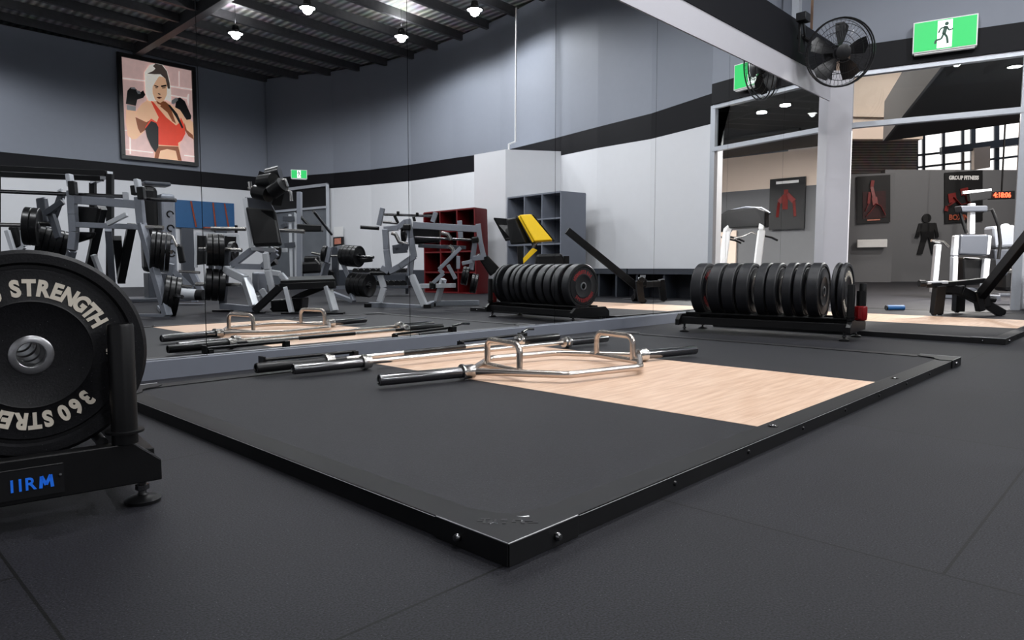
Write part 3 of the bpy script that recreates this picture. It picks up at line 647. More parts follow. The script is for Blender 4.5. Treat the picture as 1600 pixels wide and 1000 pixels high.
def plates_at(p, q, n, r, h, where, m=mv, grp='weight plates on the plate machines', mark=False):
    a = m(*p); b_ = m(*q); ax = (b_ - a).normalized()
    L_ = (b_ - a).length; h = round(L_ / (2 * n) * .93, 3) if n > 1 else min(h, .03); rot = Vector((0, -1, 0)).rotation_difference(ax)
    key = (r, h, mark)
    words = ['first', 'second', 'third', 'fourth', 'fifth', 'sixth']
    for k in range(n):
        if key not in PR: PR[key] = iron_plate(r, h, 'x', grp, mark); o = PR[key]
        else: o = copy_tree(PR[key])
        o.rotation_mode = 'QUATERNION'; o.rotation_quaternion = rot
        o.location = a + ax * (L_ * (k + .5) / n)
        o['label'] = '%sweight plate %s' % (words[k] + ' ' if n > 1 else 'single ', where); o['group'] = grp

# --- plate loaded press at the left
d = 7.9
A = Mach('plate_loaded_press', (240, 495, d), 'grey two post plate machine, leftmost in the mirror above the nearest plate', 'gym machine')
A.bars('upright', [[(112, 298, d), (114, 335, d), (116, 362, d), (113, 390, d), (104, 425, d + .2), (92, 494, d + .3)]], .08, .08, 'frame')
A.bars('upright', [[(217, 308, d), (221, 350, d), (262, 494, d - .2)]], .08, .08, 'frame')
A.bars('cross_beam', [[(116, 312, d), (218, 320, d)]], .07, .09, 'frame'); A.bars('cross_beam', [[(118, 351, d), (222, 355, d)]], .06, .06, 'frame')
A.bars('base_beam', [[(92, 493, d + .3), (262, 494, d - .2)], [(262, 494, d - .2), (250, 480, d + 1.3)]], .07, .05, 'frame')
A.bars('centre_post', [[(169, 358, d + .1), (178, 470, d + .9)]], .07, .07, 'frame')
A.bars('back_post', [[(160, 325, d + .2), (139, 420, d + .6), (128, 470, d + .9)], [(206, 352, d + .2), (189, 438, d + .8)], [(183, 372, d + .3), (190, 440, d + 1)]], .09, .07, 'satin')
A.bars('lever_arm', [[(168, 350, d - .1), (198, 335, d - .1)], [(146, 398, d), (160, 435, d + .1)]], .045, .05, 'lframe')
A.slab('back_pad', [(121, 322, d + .1), (158, 325, d + .1), (150, 358, d + .1), (120, 352, d + .1)], .06, 'pad', .02)
A.slab('back_pad', [(121, 362, d + .1), (150, 363, d + .1), (146, 372, d + .1), (120, 380, d + .1)], .06, 'pad', .02)
A.bars('pivot_bracket', [[(108, 272, d), (111, 292, d)], [(214, 280, d), (218, 302, d)]], .09, .05, 'lframe', .01)
A.bars('pivot_stop', [[(113, 283, d - .1), (115, 305, d - .1)], [(220, 292, d - .1), (222, 312, d - .1)], [(210, 290, d), (212, 305, d)]], .08, .07, 'pad', .01)
A.tubes('pivot_rod', [[(0, 299, d), (74, 302, d), (118, 304, d)], [(120, 304, d), (192, 307, d)], [(226, 311, d), (275, 313, d)]], .022, 'dchrome')
A.slab('white_tab', [(90, 298, d + .1), (97, 294, d + .1), (100, 316, d + .1), (95, 320, d + .1)], .03, 'lframe', .004); A.slab('white_tab', [(192, 300, d), (200, 300, d), (201, 312, d), (193, 312, d)], .03, 'lframe', .004)
A.tubes('plate_peg', [[(0, 351, d - .1), (40, 352, d - .1)], [(228, 355, d), (255, 356, d)], [(64, 350, d), (80, 351, d)]], .025, 'chrome')
A.bars('swing_arm', [[(98, 315, d), (70, 334, d - .05)], [(80, 335, d), (92, 372, d)], [(98, 300, d + .1), (84, 340, d + .1), (90, 362, d + .1)]], .06, .06, 'frame2')
A.slab('pad', [(58, 310, d + .3), (72, 308, d + .3), (78, 348, d + .3), (63, 350, d + .3)], .08, 'frame2', .02)
plates_at((38, 353, d - .03), (62, 355, d + .03), 2, .215, .035, 'upright on the high left peg of the leftmost machine', mark=True)
plates_at((58, 374, d + .2), (106, 385, d + .36), 5, .17, .03, 'leaning low left on the leftmost machine', mark=True)
plates_at((235, 391, d - .04), (266, 394, d + .05), 4, .225, .04, 'on the upper right peg of the leftmost machine')
plates_at((254, 460, d - .04), (280, 464, d + .04), 3, .225, .04, 'on the low right peg of the leftmost machine', mark=True)
A.tubes('plate_peg', [[(226, 391, d), (268, 394, d - .15)], [(246, 460, d), (285, 464, d - .25)]], .022, 'dchrome')
# dark flat bench edge at the left of the press
Bn = Mach('incline_bench', (18, 395, 8.6), 'black padded bench at the far left of the mirror, under the plate machine bar', 'bench')
Bn.slab('pad', [(15, 355, 8.6), (30, 352, 8.6), (40, 385, 8.6), (22, 388, 8.6)], .08, 'pad', .02); Bn.bars('frame', [[(11, 360, 8.5), (22, 395, 8.5), (30, 480, 8.8)], [(30, 385, 8.6), (40, 480, 8.9)], [(36, 360, 8.4), (38, 385, 8.4), (25, 396, 8.4)]], .05, .05, 'lframe')
# power rack against the back wall
R1 = Mach('power_rack', (160, 470, 12.5), 'tall black power rack whose top bars cross under the wall band at the left', 'rack')
dd = 12.5
R1.bars('upright', [[(172, 272, dd), (172, 465, dd)], [(145, 286, dd + 1.2), (147, 455, dd + 1.2)], [(-6, 262, dd), (-6, 465, dd)]], .1, .1, 'black')
R1.bars('top_beam', [[(-10, 263, dd), (166, 271, dd)], [(-10, 272, dd + .5), (160, 279, dd + .5)]], .1, .1, 'black'); R1.bars('top_beam', [[(172, 272, dd), (145, 284, dd + 1.2)]], .09, .09, 'lframe')
# tower of a cable machine
T1 = Mach('cable_tower', (244, 460, 11.5), 'grey cable tower with a rounded black shroud, left of the blue board', 'gym machine')
tp = mv(243, 290, 11.5); Tb = T1.t.location
T1z = tp.z
obj('shroud', B().box((tp.x - Tb.x - .12, tp.y - Tb.y, .45 + (T1z - .45) / 2), (.24, .3, T1z - .5), math.radians(5)), 'pad', T1.t, bevel=.08)
obj('shroud_panel', B().box((tp.x - Tb.x + .13, tp.y - Tb.y + .05, .45 + (T1z - .45) / 2 - .06), (.22, .3, T1z - .6), math.radians(5)), 'frame', T1.t, bevel=.04)
obj('top_cap', B().box((tp.x - Tb.x, tp.y - Tb.y, T1z + .02), (.4, .32, .06), math.radians(5)), 'frame2', T1.t, bevel=.02)
obj('tower_base', B().box((tp.x - Tb.x, tp.y - Tb.y, .03), (1.1, .9, .06), math.radians(5)).box((tp.x - Tb.x, tp.y - Tb.y, .25), (.4, .3, .42), math.radians(5)), 'frame2', T1.t, bevel=.01)
b = B()
for k, zz in enumerate([.62, .5, .39, .28]): b.tube([(tp.x - Tb.x + .14 + .05 * math.cos(a), tp.y - Tb.y + .205, T1z * zz / .62 * .62 + .25 + .05 * math.sin(a)) for a in [2 * PI * j / 14 for j in range(15)]][0:11 + k], .012, 6)
obj('emblem', b, 'pad', T1.t)
# blue board with suspension straps
Bl = Mach('strap_board', (310, 330, 20.8), 'wide blue board with rust coloured straps on the back wall', 'board')
Bz = lambda px, py: Vector((mv(px, py, 20.6).x, PY + .06, mv(px, py, 20.6).z))
b = B(); x0 = 7.86; x1 = 9.6; b.box(((x0 + x1) / 2 - Bl.t.location.x, PY + .05 - Bl.t.location.y, 2.12), (x1 - x0, .08, .8)); obj('panel', b, 'bluep', Bl.t, bevel=.004)
b = B()
for xx, xs in ((8.3, .12), (8.95, .05), (9.3, .1)): b.bar((xx - Bl.t.location.x, PY + .1 - Bl.t.location.y, 2.5), (xx + xs - Bl.t.location.x, PY + .12 - Bl.t.location.y, 1.75), .05, .03)
b.box((9.1 - Bl.t.location.x, PY + .15 - Bl.t.location.y, 1.74), (.95, .14, .04)); obj('strap', b, 'orange', Bl.t)
for xx, mm in ((8.15, 'frame2'), (9.15, 'frame2')): obj('support_post', B().box((xx - Bl.t.location.x, PY + .1 - Bl.t.location.y, .86), (.34, .12, 1.7)), mm, Bl.t)
# low rowing style frame between press and leg press
G = Mach('seated_row', (285, 470, 10.5), 'low grey machine with a round black pad between the two big plate machines', 'gym machine')
G.bars('frame', [[(262, 415, 10.4), (300, 452, 10.6), (305, 472, 10.6)], [(300, 425, 10.6), (318, 462, 10.6)], [(258, 478, 10.4), (320, 478, 10.6)], [(268, 412, 10.4), (262, 478, 10.5)]], .07, .08, 'frame')
G.tubes('handle', [[(250, 366, 10.4), (270, 370, 10.4), (276, 384, 10.3)], [(280, 424, 10.4), (312, 426, 10.4)], [(275, 446, 10.4), (300, 448, 10.4)]], .022, 'chrome')
G.tubes('roller_pad', [[(283, 459, 10.2), (307, 461, 10.2)]], .085, 'lframe'); G.tubes('roller_pad', [[(306, 461, 10.2), (318, 461, 10.2)]], .08, 'pad')
G.slab('seat_pad', [(276, 380, 10.4), (285, 384, 10.4), (290, 410, 10.4), (281, 412, 10.4)], .08, 'pad', .02)
# framed dark panel
Fp = Mach('standing_panel', (340, 420, 13), 'dark glossy panel in a pale frame behind the upper left plates of the leg press', 'panel')
Fp.slab('panel', [(309, 368, 13), (369, 370, 13), (369, 408, 13), (309, 414, 13)], .06, 'pad', .004)
Fp.bars('panel_frame', [[(307, 365, 13), (372, 367, 13)], [(307, 365, 13), (306, 418, 13)], [(372, 367, 13), (371, 410, 13)]], .05, .05, 'lframe')
Fp.bars('stand', [[(330, 410, 13.1), (330, 462, 13.1)]], .08, .08, 'frame2')

# --- the leg press
d = 8.6
Lp = Mach('leg_press', (420, 485, d), 'silver and black leg press with a large tilted back pad, centre left of the mirror', 'gym machine')
Lp.slab('back_pad', [(384, 324, d), (431, 329, d), (441, 384, d - .15), (397, 386, d - .15)], .08, 'pad', .03)
Lp.slab('pad_frame', [(383, 308, d + .12), (420, 311, d + .12), (430, 330, d + .12), (384, 325, d + .12)], .03, 'frame2', .005)
Lp.bars('pad_rail', [[(383, 310, d + .1), (393, 388, d - .05), (430, 391, d - .05)], [(441, 391, d - .1), (449, 391, d - .1)]], .04, .05, 'lframe')
for pts in [[(400, 300, d - .1), (420, 304, d - .2)], [(408, 285, d - .1), (428, 282, d - .2)], [(425, 300, d - .2), (442, 288, d - .25)], [(418, 275, d), (438, 270, d)]]:
    obj('shoulder_pad', B().tube([mv(*p) for p in pts], .09, 16), 'pad', Lp.t, world=True)
Lp.bars('head_bracket', [[(404, 300, d), (414, 270, d)], [(430, 318, d), (436, 292, d - .1)]], .12, .1, 'satin')
Lp.slab('head_pad', [(410, 276, d + .05), (436, 274, d + .05), (432, 300, d + .05), (412, 302, d + .05)], .1, 'pad', .03)
Lp.tubes('handle', [[(388, 294, d), (396, 296, d), (400, 290, d)], [(390, 284, d), (392, 296, d)], [(448, 298, d - .2), (454, 300, d - .2), (455, 314, d - .2)], [(436, 282, d - .2), (446, 281, d - .2), (449, 292, d - .2)]], .022, 'chrome')
Lp.tubes('plate_peg', [[(330, 357, d), (384, 358, d)], [(438, 360, d - .1), (476, 362, d - .1)], [(311, 389, d), (378, 391, d)], [(306, 444, d), (376, 445, d)]], .024, 'chrome')
Lp.tubes('peg_stop', [[(369, 352, d), (369, 364, d)]], .018, 'pad')
Lp.bars('plate_post', [[(356, 387, d + .05), (352, 425, d + .05), (348, 476, d + .05)]], .08, .07, 'frame2')
Lp.bars('side_frame', [[(352, 421, d), (384, 436, d - .15), (398, 480, d - .3)]], .09, .1, 'lframe', .012)
Lp.bars('main_frame', [[(362, 415, d), (400, 386, d), (412, 392, d)], [(368, 416, d), (410, 417, d)], [(410, 417, d), (432, 396, d), (420, 388, d)], [(347, 478, d), (398, 483, d - .3)]], .08, .07, 'frame')
Lp.bars('slide_rail', [[(415, 395, d - .2), (418, 422, d - .2), (426, 455, d - .2)], [(420, 425, d), (438, 428, d), (450, 442, d)], [(408, 452, d), (420, 470, d)], [(402, 462, d), (404, 478, d)]], .07, .07, 'lframe', .012)
Lp.slab('foot_plate', [(438, 443, d - .3), (524, 440, d - .3), (520, 434, d + .6), (440, 437, d + .6)], .07, 'pad', .01)
Lp.bars('foot_plate_rail', [[(398, 486, d - .35), (438, 448, d - .35), (524, 445, d - .35)], [(425, 486, d + .5), (470, 462, d + .5), (505, 448, d + .5)]], .07, .08, 'satin')
Lp.bars('front_leg', [[(447, 449, d - .35), (456, 489, d - .4)], [(512, 447, d - .35), (523, 486, d - .4)]], .1, .05, 'lframe', .006)
Lp.feet([(456, 490, d - .42), (523, 487, d - .42), (348, 480, d + .05), (398, 485, d - .32)], (.22, .12, .02))
Lp.slab('counterweight', [(428, 468, d + .2), (478, 465, d + .2), (476, 484, d + .2), (430, 487, d + .2)], .3, 'pad', .02)
Lp.slab('weight_shroud', [(400, 425, d + .4), (411, 426, d + .4), (412, 456, d + .4), (400, 456, d + .4)], .3, 'frame', .02)
Lp.tubes('knee_roller', [[(424, 394, d + .1), (436, 396, d + .1)], [(430, 404, d + .2), (418, 408, d + .2)]], .08, 'pad')
plates_at((322, 390, d - .04), (350, 391, d + .05), 3, .2, .045, 'on the high left peg of the leg press')
plates_at((320, 444, d - .04), (352, 446, d + .06), 3, .2, .05, 'on the low left peg of the leg press', mark=True)
plates_at((358, 393, d + .4), (370, 393, d + .4), 1, .13, .03, 'behind the leg press post on the far peg')

# --- cable station and glass door behind
Cs = Mach('cable_station', (458, 440, 14.0), 'slim silver cable column just right of the leg press back pad', 'gym machine'); dd = 14.0
Cs.bars('guide_post', [[(453, 335, dd), (456, 450, dd)], [(462, 332, dd), (463, 450, dd)]], .05, .05, 'lframe'); Cs.bars('guide_post', [[(468, 300, dd), (468, 450, dd)]], .14, .08, 'frame')
Cs.bars('pulley_block', [[(443, 342, dd), (461, 342, dd)], [(446, 384, dd), (462, 382, dd)], [(443, 350, dd), (446, 356, dd)]], .14, .1, 'frame2'); Cs.tubes('lever_bar', [[(462, 330, dd), (482, 352, dd)], [(490, 330, dd), (518, 366, dd + 2)]], .03, 'pad')
Cs.slab('display_box', [(466, 350, dd), (504, 352, dd), (504, 362, dd), (466, 362, dd)], .2, 'pad', .02)
Bk = Mach('stacked_bench', (490, 445, 15.5), 'dark stacked benches in front of the far glass door', 'bench'); Bk.slab('pad', [(468, 410, 15.5), (505, 408, 15.5), (506, 426, 15.5), (469, 428, 15.5)], .5, 'pad', .05); Bk.slab('pad', [(478, 400, 15.5), (502, 400, 15.5), (502, 412, 15.5), (478, 412, 15.5)], .4, 'pad', .05); Bk.bars('leg', [[(472, 428, 15.3), (472, 452, 15.3)], [(502, 426, 15.3), (502, 452, 15.3)]], .06, .06, 'frame2')
Gd = B()
def wallp(px, py, inset=.1):
    # point on the curved right wall between its last two vertices as seen in the mirror
    d_ = FW + RT * ((px - 800) / F_PX) - UPV * ((py - 500) / F_PX); o_ = Vector((0, 0, CAM_H))
    o_.y = 2 * MIR_Y - o_.y; d_ = Vector((d_.x, -d_.y, d_.z)); best = None
    for (x0, y0, *_), (x1, y1, *_) in zip(W[:-1], W[1:]):
        e = Vector((x1 - x0, y1 - y0, 0)); n_ = Vector((e.y, -e.x, 0)).normalized(); den = n_.dot(d_)
        if abs(den) < 1e-6: continue
        t_ = n_.dot(Vector((x0, y0, 0)) - o_) / den; p_ = o_ + d_ * t_
        s_ = (p_ - Vector((x0, y0, 0))); s_.z = 0; s_ = s_.dot(e) / e.length_squared
        if -.02 <= s_ <= 1.02 and t_ > 0: best = p_ - Vector((1, 0, 0)) * inset if best is None else best
    return best
q = [wallp(430, 300), wallp(519, 289), wallp(521, 455), wallp(430, 462)]
dr = D.objects.new('door_1', None); C.objects.link(dr); dr['kind'] = 'structure'
def bb(name, pts, wd, h, m, par): return obj(name, B().path(pts, wd, h), m, par)
obj('door_glass', B().slab(q, .03), M['satin'], dr)
pnl = mat('frosted_grey_glass', s2l(96, 100, 106), .15, noise=(3, .25))
obj('glass_pane', B().slab([wallp(432, 335, .16), wallp(518, 326, .16), wallp(520, 452, .16), wallp(432, 458, .16)], .02), pnl, dr)
bb('door_frame', [wallp(430, 300, .16), wallp(519, 289, .16), wallp(521, 455, .16)], .09, .09, 'alu', dr)
bb('transom_rail', [wallp(430, 332, .18), wallp(520, 324, .18)], .09, .07, 'alu', dr)
# notice on the wall
Nt = thing('wall_notice', wallp(533, 372, .1), 'small white notice with a picture under it beside the far glass door', 'notice')
obj('notice_sheet', B().slab([wallp(526, 355, .09), wallp(540, 354, .09), wallp(540, 370, .09), wallp(526, 370, .09)], .02), 'plain', Nt, world=True)
obj('picture', B().slab([wallp(525, 371, .09), wallp(541, 370, .09), wallp(541, 384, .09), wallp(525, 386, .09)], .03), 'ink', Nt, world=True)
obj('picture_subject', B().slab([wallp(528, 373, .12), wallp(538, 372, .12), wallp(538, 381, .12), wallp(528, 382, .12)], .01), 'pskin', Nt, world=True)

# --- plate machine C
d = 11.0
Cm = Mach('calf_machine', (535, 472, d), 'small grey A shaped plate machine right of the leg press foot plate', 'gym machine')
Cm.bars('front_leg', [[(516, 386, d), (511, 410, d), (500, 450, d + .2)]], .1, .06, 'frame'); Cm.bars('front_leg', [[(530, 384, d), (534, 408, d), (545, 434, d), (546, 450, d), (553, 471, d - .1)]], .06, .06, 'frame')
Cm.bars('centre_post', [[(524, 386, d + .3), (524, 448, d + .3)]], .11, .1, 'frame2'); Cm.bars('base_beam', [[(518, 450, d + .3), (546, 449, d + .1)], [(553, 471, d - .1), (520, 458, d + .8)]], .07, .06, 'frame')
Cm.tubes('cross_rod', [[(514, 400, d), (532, 400, d)], [(487, 395, d), (505, 399, d)], [(492, 405, d), (500, 413, d)]], .02, 'chrome'); Cm.bars('side_handle', [[(562, 407, d), (582, 405, d)]], .09, .08, 'pad', .02)
Cm.slab('bench_pad', [(512, 420, d + .2), (522, 424, d + .2), (526, 446, d + .2), (514, 446, d + .2)], .1, 'pad', .02)
plates_at((504, 396, d), (510, 397, d), 1, .13, .04, 'on the small left peg of the A shaped machine')
plates_at((562, 401, d - .06), (537, 399, d + .06), 4, .17, .05, 'on the upper right peg of the A shaped machine')
plates_at((578, 446, d - .07), (550, 444, d + .07), 4, .19, .06, 'on the low right peg of the A shaped machine', mark=True)
Cm.tubes('plate_peg', [[(532, 399, d), (584, 402, d - .2)], [(546, 444, d), (580, 447, d - .15)]], .022, 'dchrome')
Db = Mach('dumbbell_rack', (600, 452, 13.5), 'low rack crowded with dark dumbbells behind the A shaped machine', 'rack'); dd = 13.5
Db.bars('shelf', [[(552, 428, dd), (640, 428, dd)], [(552, 448, dd), (640, 448, dd)]], .4, .05, 'frame2'); Db.bars('leg', [[(556, 428, dd), (556, 459, dd)], [(636, 428, dd), (636, 459, dd)]], .06, .06, 'frame2')
dbp = None
for row, (zy, n) in enumerate([(424, 9), (443, 9)]):
    for k in range(n):
        if dbp is None:
            dbp = thing('dumbbell', (0, 0, 0), 'x', 'dumbbell', 'dumbbells on the low rack')
            obj('weight_head', B().lathe([(0, -.13), (.055, -.13), (.065, -.12), (.065, -.05), (.015, -.045)], axis=(0, 1, 0), n=12), 'pad', dbp); obj('weight_head', B().lathe([(0, .13), (.055, .13), (.065, .12), (.065, .05), (.015, .045)], axis=(0, 1, 0), n=12), 'pad', dbp)
            obj('grip', B().tube([(0, -.05, 0), (0, .05, 0)], .015, 10), 'chrome', dbp); o = dbp
        else: o = copy_tree(dbp)
        o.location = mv(558 + k * 9.3, zy, dd); o.rotation_euler = (0, 0, .9)
        o['label'] = '%s dumbbell from the left on the %s shelf of the low rack' % (['first', 'second', 'third', 'fourth', 'fifth', 'sixth', 'seventh', 'eighth', 'ninth'][k], ('top', 'bottom')[row])

# --- plate machine D (row)
d = 9.5
Dm = Mach('plate_loaded_row', (640, 478, d), 'big grey framed plate machine in front of the red shelves', 'gym machine')
Dm.bars('base_beam', [[(577, 476, d + .1), (668, 481, d - .1)], [(675, 474, d + .3), (748, 473, d + .5)], [(664, 480, d - .1), (676, 474, d + .3)]], .07, .07, 'frame'); Dm.feet([(576, 478, d + .1), (668, 483, d - .1), (676, 478, d + .3)], (.1, .14, .05))
Dm.bars('front_leg', [[(594, 430, d), (600, 450, d), (593, 472, d)], [(643, 430, d - .05), (664, 478, d - .1)]], .08, .08, 'lframe', .006)
Dm.bars('main_post', [[(637, 342, d), (642, 372, d), (647, 402, d)], [(648, 400, d), (625, 416, d), (608, 425, d), (596, 418, d)], [(602, 358, d), (604, 390, d), (608, 424, d)], [(643, 402, d + .2), (640, 432, d + .2)]], .1, .08, 'frame', .008)
Dm.bars('top_beam', [[(645, 352, d), (746, 358, d + .2)]], .09, .09, 'frame'); Dm.bars('top_beam', [[(600, 358, d), (622, 356, d), (634, 346, d)]], .07, .07, 'frame')
Dm.bars('rear_post', [[(747, 350, d + .2), (750, 375, d + .2), (756, 402, d + .2)], [(756, 402, d + .2), (738, 404, d + .2)], [(742, 380, d + .3), (736, 422, d + .3)], [(718, 345, d + .5), (720, 372, d + .5)]], .09, .07, 'frame')
Dm.bars('side_bracket', [[(614, 392, d - .1), (636, 390, d - .1)], [(614, 388, d - .1), (630, 385, d - .1), (638, 386, d - .1)]], .06, .08, 'frame2')
Dm.bars('lever', [[(720, 387, d), (686, 421, d), (693, 427, d), (677, 442, d)], [(700, 414, d), (712, 436, d)], [(716, 400, d), (716, 420, d)], [(722, 412, d + .1), (738, 408, d + .1)]], .06, .05, 'frame'); Dm.bars('lever', [[(655, 447, d + .2), (712, 446, d + .2)], [(693, 436, d + .2), (683, 470, d + .3)]], .08, .06, 'lframe')
Dm.bars('pivot_block', [[(671, 446, d + .1), (681, 446, d + .1)], [(636, 350, d - .1), (636, 360, d - .1)], [(742, 370, d + .1), (743, 380, d + .1)]], .1, .1, 'pad', .02)
Dm.bars('arm_upright', [[(598, 325, d), (592, 352, d)], [(681, 332, d + .1), (676, 347, d + .1)]], .08, .06, 'frame'); Dm.tubes('arm_rod', [[(600, 335, d), (680, 338, d + .1)], [(598, 347, d), (622, 349, d)], [(648, 371, d - .1), (740, 375, d + .1)]], .018, 'dchrome')
Dm.bars('selector_knob', [[(622, 330, d), (622, 336, d)], [(652, 332, d), (652, 338, d)], [(646, 338, d), (648, 346, d)], [(616, 336, d), (622, 349, d)]], .04, .04, 'pad', .01)
Dm.tubes('plate_peg', [[(563, 355, d - .1), (592, 357, d)], [(578, 427, d - .1), (610, 427, d)]], .025, 'satin'); Dm.tubes('silver_handle', [[(612, 364, d - .1), (618, 366, d - .1), (624, 378, d - .1), (637, 382, d - .1)], [(690, 364, d), (700, 366, d), (705, 375, d)], [(702, 384, d), (708, 390, d), (708, 400, d)]], .028, 'chrome')
Dm.slab('weight_stack_cover', [(646, 356, d + .25), (688, 358, d + .25), (688, 378, d + .25), (648, 382, d + .25)], .2, 'pad', .02); Dm.bars('cover_rail', [[(654, 384, d + .2), (728, 387, d + .2)]], .1, .05, 'frame2')
Dm.slab('seat_pad', [(744, 398, d + .4), (757, 394, d + .4), (782, 420, d + .4), (766, 432, d + .4)], .08, 'pad', .02)
plates_at((722, 430, d + .2), (732, 432, d + .2), 2, .13, .05, 'lower right of the grey row machine', mark=True); plates_at((736, 442, d), (746, 444, d), 2, .135, .05, 'at the low right end of the grey row machine', mark=True)
plates_at((628, 366, d + .1), (634, 366, d + .1), 1, .1, .03, 'behind the main post of the row machine', mark=True)

# --- red pigeonholes, white box, grey pigeonholes, low bench shelf
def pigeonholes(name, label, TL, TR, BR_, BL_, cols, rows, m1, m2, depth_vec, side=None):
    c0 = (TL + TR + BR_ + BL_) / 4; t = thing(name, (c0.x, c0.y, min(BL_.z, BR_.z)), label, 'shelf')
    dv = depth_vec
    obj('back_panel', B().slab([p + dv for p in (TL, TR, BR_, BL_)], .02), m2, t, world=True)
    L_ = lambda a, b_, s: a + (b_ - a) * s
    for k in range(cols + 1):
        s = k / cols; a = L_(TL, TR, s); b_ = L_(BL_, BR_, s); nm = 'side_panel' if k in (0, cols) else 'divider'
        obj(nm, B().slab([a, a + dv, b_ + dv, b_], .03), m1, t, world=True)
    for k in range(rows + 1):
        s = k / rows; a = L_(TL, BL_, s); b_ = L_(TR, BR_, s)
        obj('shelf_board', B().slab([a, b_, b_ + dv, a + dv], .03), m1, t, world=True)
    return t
dd = 13.2
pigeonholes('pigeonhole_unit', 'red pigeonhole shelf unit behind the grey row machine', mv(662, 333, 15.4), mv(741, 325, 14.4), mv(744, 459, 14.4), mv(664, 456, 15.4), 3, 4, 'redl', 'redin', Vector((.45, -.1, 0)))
q1 = mv(793, 318, 14.6); q2 = mv(876, 308, 13.4)
q1.z = q2.z = 2.0
b1 = Vector((q1.x, q1.y, 0.02)); b2 = Vector((q2.x, q2.y, 0.02))
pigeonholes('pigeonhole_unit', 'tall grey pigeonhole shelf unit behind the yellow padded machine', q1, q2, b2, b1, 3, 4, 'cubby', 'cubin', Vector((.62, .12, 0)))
wb = [mv(741, 268, 15.6), mv(790, 260, 14.9), mv(842, 262, 15.4)]
wb[2] = wb[1] + Vector((1.1, .75, 0))
struct('wall_box', B().prism([(wb[0].x, wb[0].y, 0), (wb[1].x, wb[1].y, 0), (wb[2].x, wb[2].y, 0), (12.6, wb[0].y - .2, 0)], (0, 0, 3.05)), 'white')
t = thing('power_cable', (wb[1].x, wb[1].y, 3.05), 'thin white cable running up the grey wall from the white boxed corner', 'cable')
obj('conduit', B().tube([(.1, 0, 0), (.1, 0, .12), (.3, 0, .2), (.33, 0, 3.0)], .02, 8), 'plain', t)
LB = thing('low_shelf_bench', (11.0, -.6, 0), 'long low charcoal shelf bench with open bays under the white wall', 'shelf')
lp = [(10.95, 1.3), (10.92, 0.0), (11.0, -1.0), (11.03, -1.35)]
obj('bench_top', B().path([(x - 11, y + .6, .48) for x, y in lp], .5, .1), 'dado', LB); obj('plinth_board', B().path([(x - 11 + .2, y + .6, .215) for x, y in lp], .03, .43), 'cubin', LB)
for k in range(8):
    s = k / 7 * (len(lp) - 1); i = min(int(s), len(lp) - 2); f_ = s - i
    x = lp[i][0] + (lp[i + 1][0] - lp[i][0]) * f_; y = lp[i][1] + (lp[i + 1][1] - lp[i][1]) * f_
    obj('divider', B().box((x - 11 - .02, y + .6, .215), (.4, .04, .43)), 'dado', LB)
struct('baseboard_right', (lambda b: (b.path([(x - .05, y, .24) for x, y, *_ in W[3:]], .06, .48), b)[1])(B()), 'dado')

# --- yellow padded machine, bench frame in front of the glazed partition
d = 10.6
Y = Mach('hip_thrust_machine', (880, 474, d), 'black bench machine with long slanted beam, standing on the second platform', 'gym machine')
Y.slab('yellow_pad', [(812, 337, d), (830, 336, d), (863, 376, d - .1), (835, 378, d - .1)], .1, 'yellow', .012)
Y.slab('yellow_pad_side', [(811, 337, d + .04), (834, 378, d - .05), (834, 371, d + .3), (816, 341, d + .3)], .05, 'yellow', .01)
Y.slab('yellow_strut', [(832, 387, d), (840, 391, d), (815, 415, d), (806, 416, d)], .06, 'yellow', .008)
Y.slab('backing_plate', [(806, 338, d + .15), (812, 336, d + .15), (838, 382, d), (832, 384, d)], .06, 'pad', .01); Y.bars('backing_plate', [[(832, 336, d + .1), (866, 377, d + .05)]], .05, .03, 'pad')
Y.slab('roller_board', [(771, 341, d + .3), (797, 343, d + .3), (800, 374, d + .1), (790, 376, d + .3)], .05, 'pad', .01); Y.slab('roller_board', [(796, 342, d + .2), (810, 340, d + .1), (828, 380, d), (803, 382, d + .1)], .2, 'pad', .02)
Y.tubes('hydraulic_rod', [[(838, 378, d), (830, 392, d)]], .03, 'dchrome')
Y.slab('seat_pad', [(838, 397, d), (878, 396, d), (886, 420, d), (834, 420, d)], .15, 'pad', .04); Y.bars('rear_frame', [[(812, 385, d), (815, 440, d), (815, 471, d)], [(815, 440, d), (885, 440, d)], [(885, 400, d), (885, 471, d)]], .08, .08, 'black')
Y.f = at; e = 7.35
bt_ = mv(886, 360, 10.15); 
obj('slanted_beam', B().bar(at(1532, 462, e), bt_, .07, .1), 'black', Y.t, world=True, bevel=.004)
Y.bars('bench_beam', [[(1446, 442, e - .1), (1478, 441, e - .05)]], .07, .03, 'lframe', .005); Y.bars('bench_rail', [[(1452, 446, e - .1), (1490, 443, e), (1536, 438, e + .1)]], .08, .05, 'black', .005)
Y.bars('front_leg', [[(1468, 446, e - .1), (1463, 490, e - .05)], [(1499, 443, e + .35), (1497, 486, e + .4)]], .1, .09, 'black', .006)
Y.bars('lower_beam', [[(1474, 450, e), (1500, 454, e), (1536, 472, e + .05), (1566, 490, e)], [(1480, 454, e), (1500, 452, e + .3)]], .09, .09, 'black', .006)
Y.tubes('roller_wheel', [[(1436, 443, e - .1), (1445, 443, e - .1)]], .036, 'pad'); Y.tubes('roller_wheel', [[(1544, 467, e), (1554, 468, e)]], .034, 'pad'); Y.tubes('cross_pin', [[(1520, 466, e), (1550, 467, e)]], .018, 'dchrome')
Y.bars('pivot_bracket', [[(1526, 455, e), (1532, 486, e)], [(1538, 458, e), (1540, 480, e)]], .07, .08, 'black', .01)
